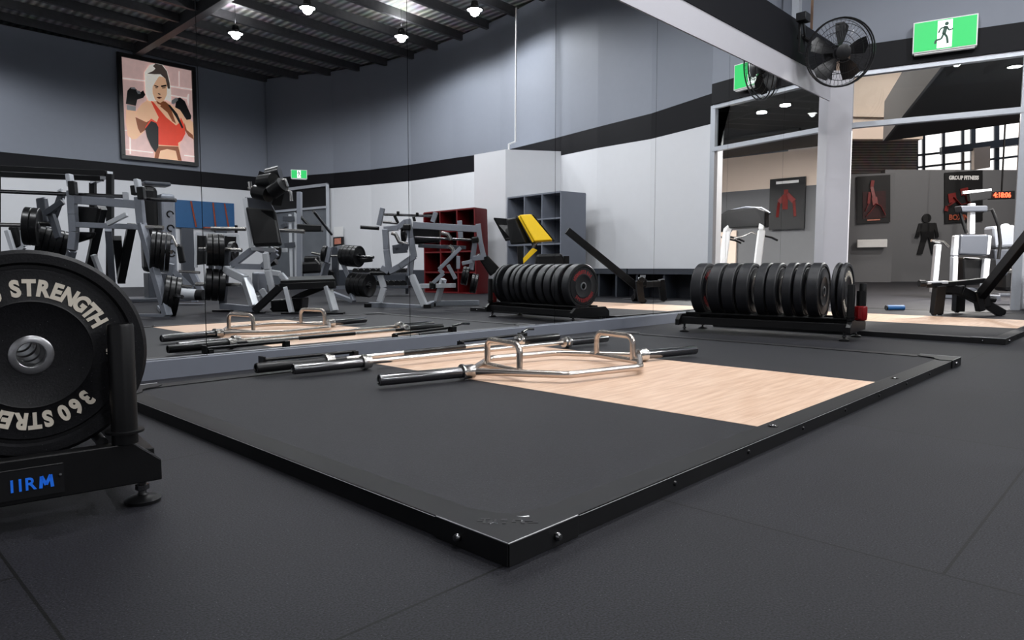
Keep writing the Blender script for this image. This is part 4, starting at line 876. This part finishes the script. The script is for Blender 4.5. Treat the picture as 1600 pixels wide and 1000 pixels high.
for px, py, ee in ((1459, 495, e - .05), (1468, 494, e), (1495, 488, e + .4), (1566, 495, e)):
    q_ = at(px, py, ee); q_.z = .042 + .036
    obj('foot_wheel', B().lathe([(0, -.02), (.028, -.02), (.036, -.012), (.036, .012), (.028, .02), (0, .02)], q_ - Y.t.location, (RT.x, RT.y, 0), 20), 'pad', Y.t)
Y.t.location = Y.t.location

# ------------------------------------------------------------------ poster of the boxer
ps = thing('framed_poster', (7.5, PY + .04, 4.95), 'large black framed poster of a blonde woman boxer in a red top', 'poster')
Pc = [(6.47, 6.4), (8.56, 6.4), (8.56, 3.54), (6.47, 3.54)]
QC = [Vector((35, 75)), Vector((600, 185)), Vector((630, 925)), Vector((75, 870))]
def inv(px, py):
    u = v = .5
    for _ in range(12):
        f = lambda u, v: (QC[0] * (1 - u) + QC[1] * u) * (1 - v) + (QC[3] * (1 - u) + QC[2] * u) * v
        r = f(u, v) - Vector((px, py)); du = (f(u + .001, v) - f(u, v)) / .001; dv = (f(u, v + .001) - f(u, v)) / .001
        det = du.x * dv.y - du.y * dv.x
        u -= (r.x * dv.y - r.y * dv.x) / det; v -= (du.x * r.y - du.y * r.x) / det
    return u, v
ins = .1
def pp(px, py, y):
    u, v = inv(px, py); u = min(max(u, 0), 1); v = min(max(v, 0), 1)
    return Vector((6.47 + ins + u * (2.09 - 2 * ins) - 7.5, y, 6.4 - ins - v * (2.86 - 2 * ins) - 4.95))
obj('poster_frame', (lambda b: (b.box((0.015, .03, 1.4), (2.09, .1, .11)), b.box((0.015, .03, -1.36), (2.09, .1, .11)), b.box((-.975, .03, .02), (.11, .1, 2.65)), b.box((1.005, .03, .02), (.11, .1, 2.65)), b)[-1])(B()), 'ink', ps, bevel=.006)
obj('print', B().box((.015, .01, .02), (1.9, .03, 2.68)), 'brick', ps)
LAY = [0]
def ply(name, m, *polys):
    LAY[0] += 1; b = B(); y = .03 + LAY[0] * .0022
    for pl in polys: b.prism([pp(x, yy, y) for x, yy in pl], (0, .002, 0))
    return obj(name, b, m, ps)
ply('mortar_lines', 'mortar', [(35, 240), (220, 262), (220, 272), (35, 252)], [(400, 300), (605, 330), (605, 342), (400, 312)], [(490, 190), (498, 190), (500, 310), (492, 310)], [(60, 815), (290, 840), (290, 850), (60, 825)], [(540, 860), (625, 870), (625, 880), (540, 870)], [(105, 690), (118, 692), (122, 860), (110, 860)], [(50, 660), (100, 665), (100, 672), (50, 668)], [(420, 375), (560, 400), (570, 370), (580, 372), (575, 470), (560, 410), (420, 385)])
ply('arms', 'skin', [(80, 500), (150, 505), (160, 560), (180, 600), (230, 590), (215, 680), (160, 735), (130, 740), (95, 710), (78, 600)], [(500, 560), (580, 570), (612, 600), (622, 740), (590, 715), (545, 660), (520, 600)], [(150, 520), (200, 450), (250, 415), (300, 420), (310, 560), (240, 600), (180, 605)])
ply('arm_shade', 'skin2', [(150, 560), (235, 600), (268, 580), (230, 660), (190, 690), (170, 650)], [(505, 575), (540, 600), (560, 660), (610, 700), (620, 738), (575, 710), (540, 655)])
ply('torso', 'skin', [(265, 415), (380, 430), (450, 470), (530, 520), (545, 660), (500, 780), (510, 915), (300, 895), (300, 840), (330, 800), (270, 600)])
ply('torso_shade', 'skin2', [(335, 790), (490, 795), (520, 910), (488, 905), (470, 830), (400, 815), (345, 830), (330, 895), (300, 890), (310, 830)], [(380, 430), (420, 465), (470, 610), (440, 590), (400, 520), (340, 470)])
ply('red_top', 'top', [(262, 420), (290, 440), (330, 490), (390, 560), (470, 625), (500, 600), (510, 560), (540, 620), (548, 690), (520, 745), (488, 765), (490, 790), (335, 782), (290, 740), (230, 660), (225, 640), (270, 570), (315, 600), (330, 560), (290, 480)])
ply('side_shadow', 'ink', [(225, 655), (270, 590), (310, 605), (328, 640), (330, 800), (305, 845), (270, 790), (240, 720)], [(400, 455), (420, 460), (480, 530), (530, 640), (520, 650), (470, 560)])
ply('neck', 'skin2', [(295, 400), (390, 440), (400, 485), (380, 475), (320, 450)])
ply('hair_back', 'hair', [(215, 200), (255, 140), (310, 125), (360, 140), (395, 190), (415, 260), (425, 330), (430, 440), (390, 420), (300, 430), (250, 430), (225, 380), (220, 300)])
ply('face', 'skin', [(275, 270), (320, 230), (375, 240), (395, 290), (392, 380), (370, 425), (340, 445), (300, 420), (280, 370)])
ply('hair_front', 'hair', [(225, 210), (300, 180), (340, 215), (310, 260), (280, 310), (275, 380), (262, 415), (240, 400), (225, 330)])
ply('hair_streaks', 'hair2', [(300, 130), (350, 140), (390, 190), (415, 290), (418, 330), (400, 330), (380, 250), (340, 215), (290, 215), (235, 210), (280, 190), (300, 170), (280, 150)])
ply('facial_features', 'ink', [(292, 300), (325, 312), (322, 320), (292, 310)], [(345, 305), (388, 298), (388, 312), (348, 318)], [(320, 366), (340, 372), (340, 380), (322, 374)], [(300, 318), (318, 322), (316, 328), (300, 325)], [(352, 322), (382, 318), (380, 326), (354, 328)])
ply('lips', 'pred', [(308, 400), (330, 395), (355, 402), (330, 412)])
ply('gloves', 'ink', [(85, 350), (110, 320), (150, 335), (175, 370), (205, 345), (222, 380), (205, 405), (160, 420), (150, 470), (75, 455)], [(470, 410), (500, 400), (540, 430), (595, 550), (590, 575), (555, 580), (500, 500), (460, 480)])
ply('glove_trim', 'plain', [(80, 462), (150, 475), (150, 512), (85, 505)], [(430, 425), (470, 400), (485, 420), (450, 455), (430, 450)], [(105, 325), (140, 320), (150, 340), (115, 335)], [(150, 345), (180, 350), (185, 375), (165, 375)])

# ================================================================== cardio room beyond the glazed partition
bc = [(11.12, 2.1), (12.04, 2.62), (18.3, 5.2), (17.9, 2.4), (17.9, -7), (13.2, -7), (12.6, -3), (11.75, .5), (11.55, 1.3)]
struct('ceiling_cardio', B().prism([(x, y, 3.56) for x, y in bc], (0, 0, .1)), 'bceil')
fa = Vector((12.04, 2.62, 0)); fb_ = Vector((18.3, 5.2, 0)); fdir = (fb_ - fa).normalized(); fa0 = fa - fdir * 1.0
struct('wall_bulkhead', B().bar(fa0 + Vector((0, 0, 4.03)), fb_ + Vector((0, 0, 4.03)), .1, .94), 'dgrey')
struct('wall_bulkhead_end', B().box((17.95, -1.3, 4.2), (.1, 12.0, 1.1)), 'bceil')
cw = [at(1325, 160, 21), at(1440, 160, 21)]
struct('wall_cream', B().bar(Vector((cw[0].x, cw[0].y, 5.9)) - RT * 3, Vector((cw[1].x, cw[1].y, 5.9)), .3, 3.1), 'cream')
struct('trim_7', B().bar(Vector((cw[0].x, cw[0].y, 5.05)) - FH * .2, Vector((cw[1].x, cw[1].y, 5.0)) - FH * .2, .08, .12), 'cream')
struct('ceiling_cardio_high', B().box((24, 2, 7.9), (26.5, 24, .1)), 'cream')
# far grey walls
fw2 = [(26.9, 10.8), (28.6, 7.74), (29.35, 8.3), (33.3, 4.3), (40, -2.6)]
nib = B().prism([(26.9, 10.8, 0), (28.6, 7.74, 0), (29.35, 8.3, 0), (27.6, 11.3, 0)], (0, 0, 4.05)); struct('wall_nib', nib, 'dgrey')
struct('wall_far', B().prism([(29.35, 8.3, 0), (33.3, 4.3, 0), (40, -2.6, 0), (40.2, -2.4, 0), (33.5, 4.5, 0), (29.5, 8.5, 0)], (0, 0, 4.3)), 'dgrey')
sh = [at(1325, 245, 33), at(1432, 245, 33)]
struct('wall_shutter', B().slab([Vector((sh[0].x, sh[0].y, 3)), Vector((sh[1].x, sh[1].y, 3)), Vector((sh[1].x, sh[1].y, 8.2)), Vector((sh[0].x, sh[0].y, 8.2))], .1), 'shutter')
wn = D.objects.new('window_2', None); C.objects.link(wn); wn['kind'] = 'structure'; wn.location = at(1520, 240, 34)
def wq(px, py, dd=34): return at(px, py, dd)
obj('daylight', B().slab([wq(1432, 290), wq(1700, 290), wq(1700, 150), wq(1432, 150)], .05), 'sky', wn, world=True)
for px in (1432, 1443, 1474, 1504, 1520, 1557, 1598, 1640): obj('mullion', B().bar(wq(px, 290, 33.8), wq(px, 150, 33.8), .12 if px not in (1520, 1557) else .22, .1), 'frame2', wn, world=True)
for y0_, y1_ in ((243, 222), (262, 240)): obj('mullion_rail', B().bar(wq(1432, y0_, 33.7), wq(1700, y1_ - 8, 33.7), .1, .1), 'frame2', wn, world=True)
obj('roof_truss', B().path([wq(1470, 236, 33.4), wq(1520, 230, 33.4), wq(1610, 218, 33.4)], .2, .35), 'frame2', wn, world=True)
obj('hanging_bulkhead', B().slab([wq(1520, 232, 33.3), wq(1545, 229, 33.3), wq(1545, 262, 33.3), wq(1520, 266, 33.3)], .2), 'cream', wn, world=True)
# outer enclosure
struct('wall_cardio_left', B().box((20, 12.2, 4), (34, .1, 8)), 'cream'); struct('wall_cardio_right', B().box((26.5, -9, 4), (26, .1, 8)), 'dgrey'); struct('wall_cardio_back', B().box((41.5, 1, 4), (.1, 24, 8)), 'cream')
struct('wall_cardio_divider', B().prism([(18.65, -9, 0), (18.65, .9, 0), (18.8, .9, 0), (18.8, -9, 0)], (0, 0, 2.7)), 'dgrey')
struct('wall_cardio_divider_upper', B().prism([(18.65, -9, 2.7), (18.65, 2.4, 2.7), (18.8, 2.4, 2.7), (18.8, -9, 2.7)], (0, 0, .95)), 'cream')
struct('lit_doorway_slab', B().box((18.6, -2.25, .8), (.06, 1.0, 1.6)), 'cream')  # cream slab stands in for warm light in a doorway
def fpt(px, py, dep, back=.0): return at(px, py, dep)
def on_line(px, py, p0, p1, off):
    p0 = Vector((p0[0], p0[1], 0)); p1 = Vector((p1[0], p1[1], 0)); n_ = Vector(((p1 - p0).y, -(p1 - p0).x, 0)).normalized()
    d_ = FW + RT * ((px - 800) / F_PX) - UPV * ((py - 500) / F_PX); o_ = Vector((0, 0, CAM_H))
    if n_.dot(d_) > 0: n_ = -n_
    t_ = n_.dot(p0 + n_ * off - o_) / n_.dot(d_); return o_ + d_ * t_
def wall_quad(p0, p1, x0, y0, x1, y1, off, dy=0):
    return [on_line(x0, y0, p0, p1, off), on_line(x1, y0 + dy, p0, p1, off), on_line(x1, y1 + dy, p0, p1, off), on_line(x0, y1, p0, p1, off)]
NB = ((26.9, 10.8), (28.6, 7.74)); FWL = ((29.35, 8.3), (33.3, 4.3))
def sheet(nm, q, th, m, t): return obj(nm, B().slab(q, th), m, t, world=True)
c0 = on_line(1366, 312, *NB, .05); t = thing('poster', c0, 'dark poster with a reddish jumping figure on the grey nib wall by the column', 'poster')
sheet('print', wall_quad(*NB, 1339, 276, 1391, 350, .04, -3), .03, 'ink', t); sheet('red_glow', wall_quad(*NB, 1348, 300, 1384, 342, .07, -2), .01, 'pdark', t)
b = B()
for pts, wd in (([(1364, 282), (1362, 292), (1366, 310)], .12), ([(1366, 308), (1368, 320), (1360, 330), (1353, 338)], .2), ([(1368, 318), (1376, 322), (1383, 336)], .14), ([(1359, 300), (1357, 318), (1352, 330)], .1)):
    b.path([on_line(x, y, *NB, .09) for x, y in pts], wd, .02)
obj('printed_figure', b, 'pred', t, world=True); sheet('caption', wall_quad(*NB, 1355, 343, 1375, 345, .09, -1), .01, 'pskin', t)
c0 = on_line(1362, 380, *NB, .1); t = thing('push_bar', c0, 'short white horizontal bar under the poster on the grey nib wall', 'bar')
obj('bar', B().bar(on_line(1339, 381, *NB, .12), on_line(1386, 380, *NB, .12), .1, .3), 'plain', t, world=True, bevel=.02)
c0 = on_line(1505, 310, *FWL, .05); t = thing('poster', c0, 'dark poster with two reddish boxers and a pale title on the far grey wall', 'poster')
sheet('print', wall_quad(*FWL, 1476, 270, 1535, 349, .05, -4), .04, 'ink', t)
b = B()
for pts, wd in (([(1487, 302), (1489, 316), (1480, 322)], .3), ([(1489, 308), (1500, 320), (1508, 318)], .18), ([(1506, 294), (1508, 305), (1512, 318)], .3), ([(1480, 322), (1478, 330)], .14), ([(1512, 300), (1503, 305)], .14)): b.path([on_line(x, y, *FWL, .1) for x, y in pts], wd, .02)
obj('printed_figure', b, 'pred', t, world=True)
def wall_text(name, txt, px, py, seg, size, m, t, off, sx=1):
    o_ = on_line(px, py, *seg, off); dx = Vector((seg[1][0] - seg[0][0], seg[1][1] - seg[0][1], 0)).normalized(); n_ = dx.cross(Vector((0, 0, 1)))
    o_ = o_ - t.location
    b = B(); text_into(b, txt, size, Matrix(((dx.x, 0, n_.x, o_.x), (dx.y, 0, n_.y, o_.y), (0, 1, 0, o_.z), (0, 0, 0, 1))), bold=.01, depth=.005, sx=sx); return obj(name, b, m, t)
wall_text('title', 'GROUP FITNESS', 1506, 278, FWL, .2, 'plain', t, .1, .8); wall_text('caption', 'BOXING', 1502, 340, FWL, .28, 'orange', t, .1, .9)
c0 = on_line(1450, 366, *FWL, .05); t = thing('restroom_pictogram', c0, 'large black standing man pictogram on the far grey wall', 'sign')
b = B(); hc = on_line(1448, 341, *FWL, .05); wn_ = Vector((FWL[1][1] - FWL[0][1], -(FWL[1][0] - FWL[0][0]), 0)).normalized()
b.lathe([(0, -.02), (.17, -.02), (.17, .02), (0, .02)], hc, wn_, 28); obj('head', b, 'ink', t, world=True)
def pl(pts): return [on_line(x, y, *FWL, .05) for x, y in pts]
sheet('torso', pl([(1437, 349), (1461, 348), (1459, 371), (1440, 371)]), .03, 'ink', t)
sheet('arm', pl([(1436, 349), (1441, 349), (1436, 371), (1430, 370)]), .03, 'ink', t); sheet('arm', pl([(1459, 348), (1463, 349), (1467, 370), (1462, 371)]), .03, 'ink', t)
sheet('leg', pl([(1440, 371), (1449, 371), (1441, 397), (1433, 397)]), .03, 'ink', t); sheet('leg', pl([(1450, 371), (1459, 371), (1464, 396), (1456, 397)]), .03, 'ink', t)
c0 = at(1565, 305, 24); t = thing('led_clock', c0, 'black wall clock with glowing red digits near the right edge', 'clock')
obj('case', B().slab([at(1545, 300, 24), at(1584, 298, 24), at(1584, 311, 24), at(1545, 312, 24)], .12), 'ink', t, world=True, bevel=.01)
b = B(); dx = RT; o_ = at(1566, 305, 23.9) - t.location; text_into(b, '4:18:06', .24, Matrix(((dx.x, 0, -FH.x, o_.x), (dx.y, 0, -FH.y, o_.y), (0, 1, 0, o_.z), (0, 0, 0, 1))), bold=.008, depth=.005, sx=.85); obj('digits', b, 'led', t)
obj('hanging_bracket', B().bar(at(1565, 299, 24), at(1565, 299, 24) + Vector((0, 0, 5.0)), .04, .04), 'ink', t, world=True)
# posters and doorway on the divider, seen in the last mirror
pm = thing('poster', (18.55, -.32, 2.2), 'dark poster of a muscular reddish figure seen in the last mirror above the treadmills', 'poster')
obj('print', B().box((0, 0, .05), (.04, .95, 1.36)), 'ink', pm)
b = B()
for pts, wd in (([(0, .42), (0, .3)], .16), ([(-.2, .1), (0, .3), (.2, .1)], .13), ([(0, .28), (0, -.1)], .22), ([(-.2, .1), (-.24, -.3)], .08), ([(.2, .1), (.24, -.3)], .08)):
    for p_, r_ in zip(pts[:-1], pts[1:]): b.bar((-.035, p_[0], p_[1]), (-.035, r_[0], r_[1]), .02, wd)
obj('printed_figure', b, 'pred', pm); obj('title_strip', B().box((-.025, 0, .62), (.01, .6, .07)), 'plain', pm)

def treadmill(loc, rz, label, grp='treadmills'):
    t = thing('treadmill', loc, label, 'treadmill', grp, rz)
    obj('deck', B().box((0, 0, .13), (1.9, .8, .16)), 'frame2', t, bevel=.03); obj('belt', B().box((-.1, 0, .22), (1.55, .5, .02)), 'pad', t); obj('motor_hood', B().box((.8, 0, .27), (.4, .76, .16)), 'frame2', t, bevel=.05)
    for s in (-1, 1):
        obj('upright', B().path([(.72, s * .38, .2), (.55, s * .38, 1.25), (.5, s * .36, 1.38)], .1, .13), 'plain', t, bevel=.02)
        obj('handrail', B().tube([(.52, s * .37, 1.16), (.2, s * .37, 1.13), (0, s * .37, 1.08)], .022, 10), 'pad', t)
    obj('console', B().prism([(.42, -.46, 1.3), (.42, .46, 1.3), (.5, .5, 1.58), (.5, .3, 1.66), (.5, -.3, 1.66), (.5, -.5, 1.58)], (.14, 0, .02)), 'pad', t, bevel=.02)
    obj('console_rim', B().tube([(.48, -.5, 1.56), (.5, -.34, 1.66), (.5, 0, 1.7), (.5, .34, 1.66), (.48, .5, 1.56)], .03, 10), 'frame2', t)
    obj('cross_handle', B().tube([(.42, -.3, 1.12), (.3, -.2, 1.16), (.28, 0, 1.24), (.3, .2, 1.16), (.42, .3, 1.12)], .018, 10), 'chrome', t)
    return t
treadmill((13.35, 1.3, 0), PI + .15, 'treadmill with white uprights and curved dark console at the right edge')
treadmill((14.3, .1, 0), PI + .15, 'treadmill behind another treadmill, showing leftmost in the last mirror')
# elliptical trainer
e = 12.2
El = Mach('elliptical_trainer', (1515, 466, e), 'silver and black elliptical trainer beyond the partition, behind the black bench', 'gym machine', None, at)
El.bars('side_post', [[(1494, 368, e), (1491, 400, e), (1489, 455, e + .1)], [(1543, 368, e), (1540, 398, e)], [(1541, 404, e), (1537, 450, e)], [(1465, 382, e + .2), (1458, 458, e + .2)], [(1571, 350, e + .3), (1566, 408, e + .3)]], .1, .1, 'lframe', .02)
El.slab('console', [(1496, 367, e), (1540, 367, e), (1537, 400, e), (1494, 398, e)], .2, 'frame2', .03); El.slab('flywheel_cover', [(1497, 402, e + .2), (1548, 404, e + .2), (1552, 442, e + .2), (1500, 446, e + .2)], .3, 'pad', .04)
El.bars('mast', [[(1518, 318, e), (1517, 366, e)]], .09, .09, 'lframe', .01); El.slab('mast_head', [(1496, 322, e), (1538, 322, e), (1538, 331, e), (1498, 332, e)], .2, 'frame2', .02); El.slab('screen', [(1512, 302, e), (1548, 298, e), (1546, 311, e), (1514, 315, e)], .08, 'pad', .01); El.bars('screen_rail', [[(1504, 301, e), (1548, 297, e)]], .05, .05, 'lframe')
El.tubes('swing_handle', [[(1536, 330, e), (1550, 327, e), (1560, 352, e), (1563, 380, e), (1560, 405, e)], [(1500, 332, e), (1506, 352, e), (1510, 364, e)]], .028, 'pad'); El.tubes('bar_end', [[(1455, 376, e + .2), (1474, 378, e + .2), (1482, 386, e + .2)]], .025, 'chrome')
El.slab('side_shell', [(1544, 354, e + .3), (1580, 352, e + .3), (1580, 386, e + .3), (1546, 388, e + .3)], .3, 'frame', .05); El.bars('base', [[(1470, 462, e), (1560, 465, e)], [(1480, 455, e), (1545, 452, e + .3)]], .14, .1, 'frame2', .02)
El.slab('leg_cover', [(1546, 388, e + .3), (1576, 388, e + .3), (1570, 430, e + .3), (1550, 434, e + .3)], .2, 'frame2', .04)
Lw = Mach('exercise_bike', (1590, 466, 13.6), 'low black exercise bike at the right edge beyond the bench beam', 'exercise bike', None, at)
Lw.slab('body', [(1560, 420, 13.6), (1625, 420, 13.6), (1630, 452, 13.6), (1560, 455, 13.6)], .4, 'pad', .08); Lw.slab('seat', [(1592, 395, 13.6), (1625, 394, 13.6), (1625, 402, 13.6), (1590, 404, 13.6)], .3, 'pad', .05); Lw.bars('base_foot', [[(1555, 462, 13.4), (1630, 462, 13.4)]], .2, .1, 'frame2', .02); Lw.bars('seat_post', [[(1605, 402, 13.6), (1600, 425, 13.6)]], .08, .08, 'lframe', .01)
# blue item on the floor
t = thing('foam_roller', at(1398, 484, 9.3), 'small blue roller lying on the dark floor just past the column', 'roller'); t.location.z = 0
z_ = .06
q_ = at(1399, 484, 8.2); t.location = Vector((q_.x, q_.y, .0385)); t.rotation_euler = (0, 0, -.8)
obj('roller_body', B().tube([(-.1, 0, .035), (.1, 0, .035)], .032, 16), 'dbell', t); obj('end_cap', B().lathe([(0, -.1), (.03, -.1), (.03, -.115), (0, -.115)], (0, 0, .035), (1, 0, 0), 16), 'ink', t)

# lamps in the cardio room
def downlight(p, label, power):
    t = thing('downlight', p, label, 'lamp', 'downlights in the black ceiling')
    obj('trim_ring', B().lathe([(.09, -.012), (.12, -.012), (.12, 0), (.09, 0)], axis=(0, 0, 1), n=28, closed=True), 'satin', t)
    obj('lens', B().lathe([(0, -.008), (.09, -.008), (.09, -.002), (0, -.002)], axis=(0, 0, 1), n=24), 'lamp', t)
    l = D.lights.new('downlight_light', 'AREA'); l.shape = 'DISK'; l.size = .18; l.energy = power; l.color = (1, .97, .93)
    lo = D.objects.new('downlight_light', l); C.objects.link(lo); lo.parent = t; lo.location = (0, 0, -.03)
for px, py, lb in ((1585, 113, 'bright round downlight in the black ceiling, nearer the right edge'), (1492, 190, 'small round downlight further back in the black ceiling')):
    p = at(px, py, 3.0 * F_PX / (418 - py)); p.z = 3.56; downlight(p, lb, 60)
p = mv(1190, 180, 3.0 * F_PX / (418 - 180)); p.z = 3.56; downlight(p, 'round downlight seen in the last mirror under the black ceiling', 850)
downlight((15.2, -3.3, 3.56), 'added unseen downlight over the back of the treadmills, brightens the divider', 600)  # extra lamp out of view, added to light the cream divider
for (x, y, z, lb) in ((21.0, 4.0, 7.2, 'warm high bay lamp over the cream wall of the cardio room'), (27, 3, 7.2, 'warm high bay lamp in front of the far grey wall'), (24, -3.5, 7.2, 'warm high bay lamp behind the divider of the cardio room'), (15.5, 8.0, 7.2, 'warm high bay lamp left of the black bulkhead')):
    t = high_bay((x, y, z), lb, 520 if x == 21.0 else 1600, 'high bay lamps of the cardio room')
    for k in kids(t):
        if k.type == 'LIGHT': k.data.color = (1, .94, .88)
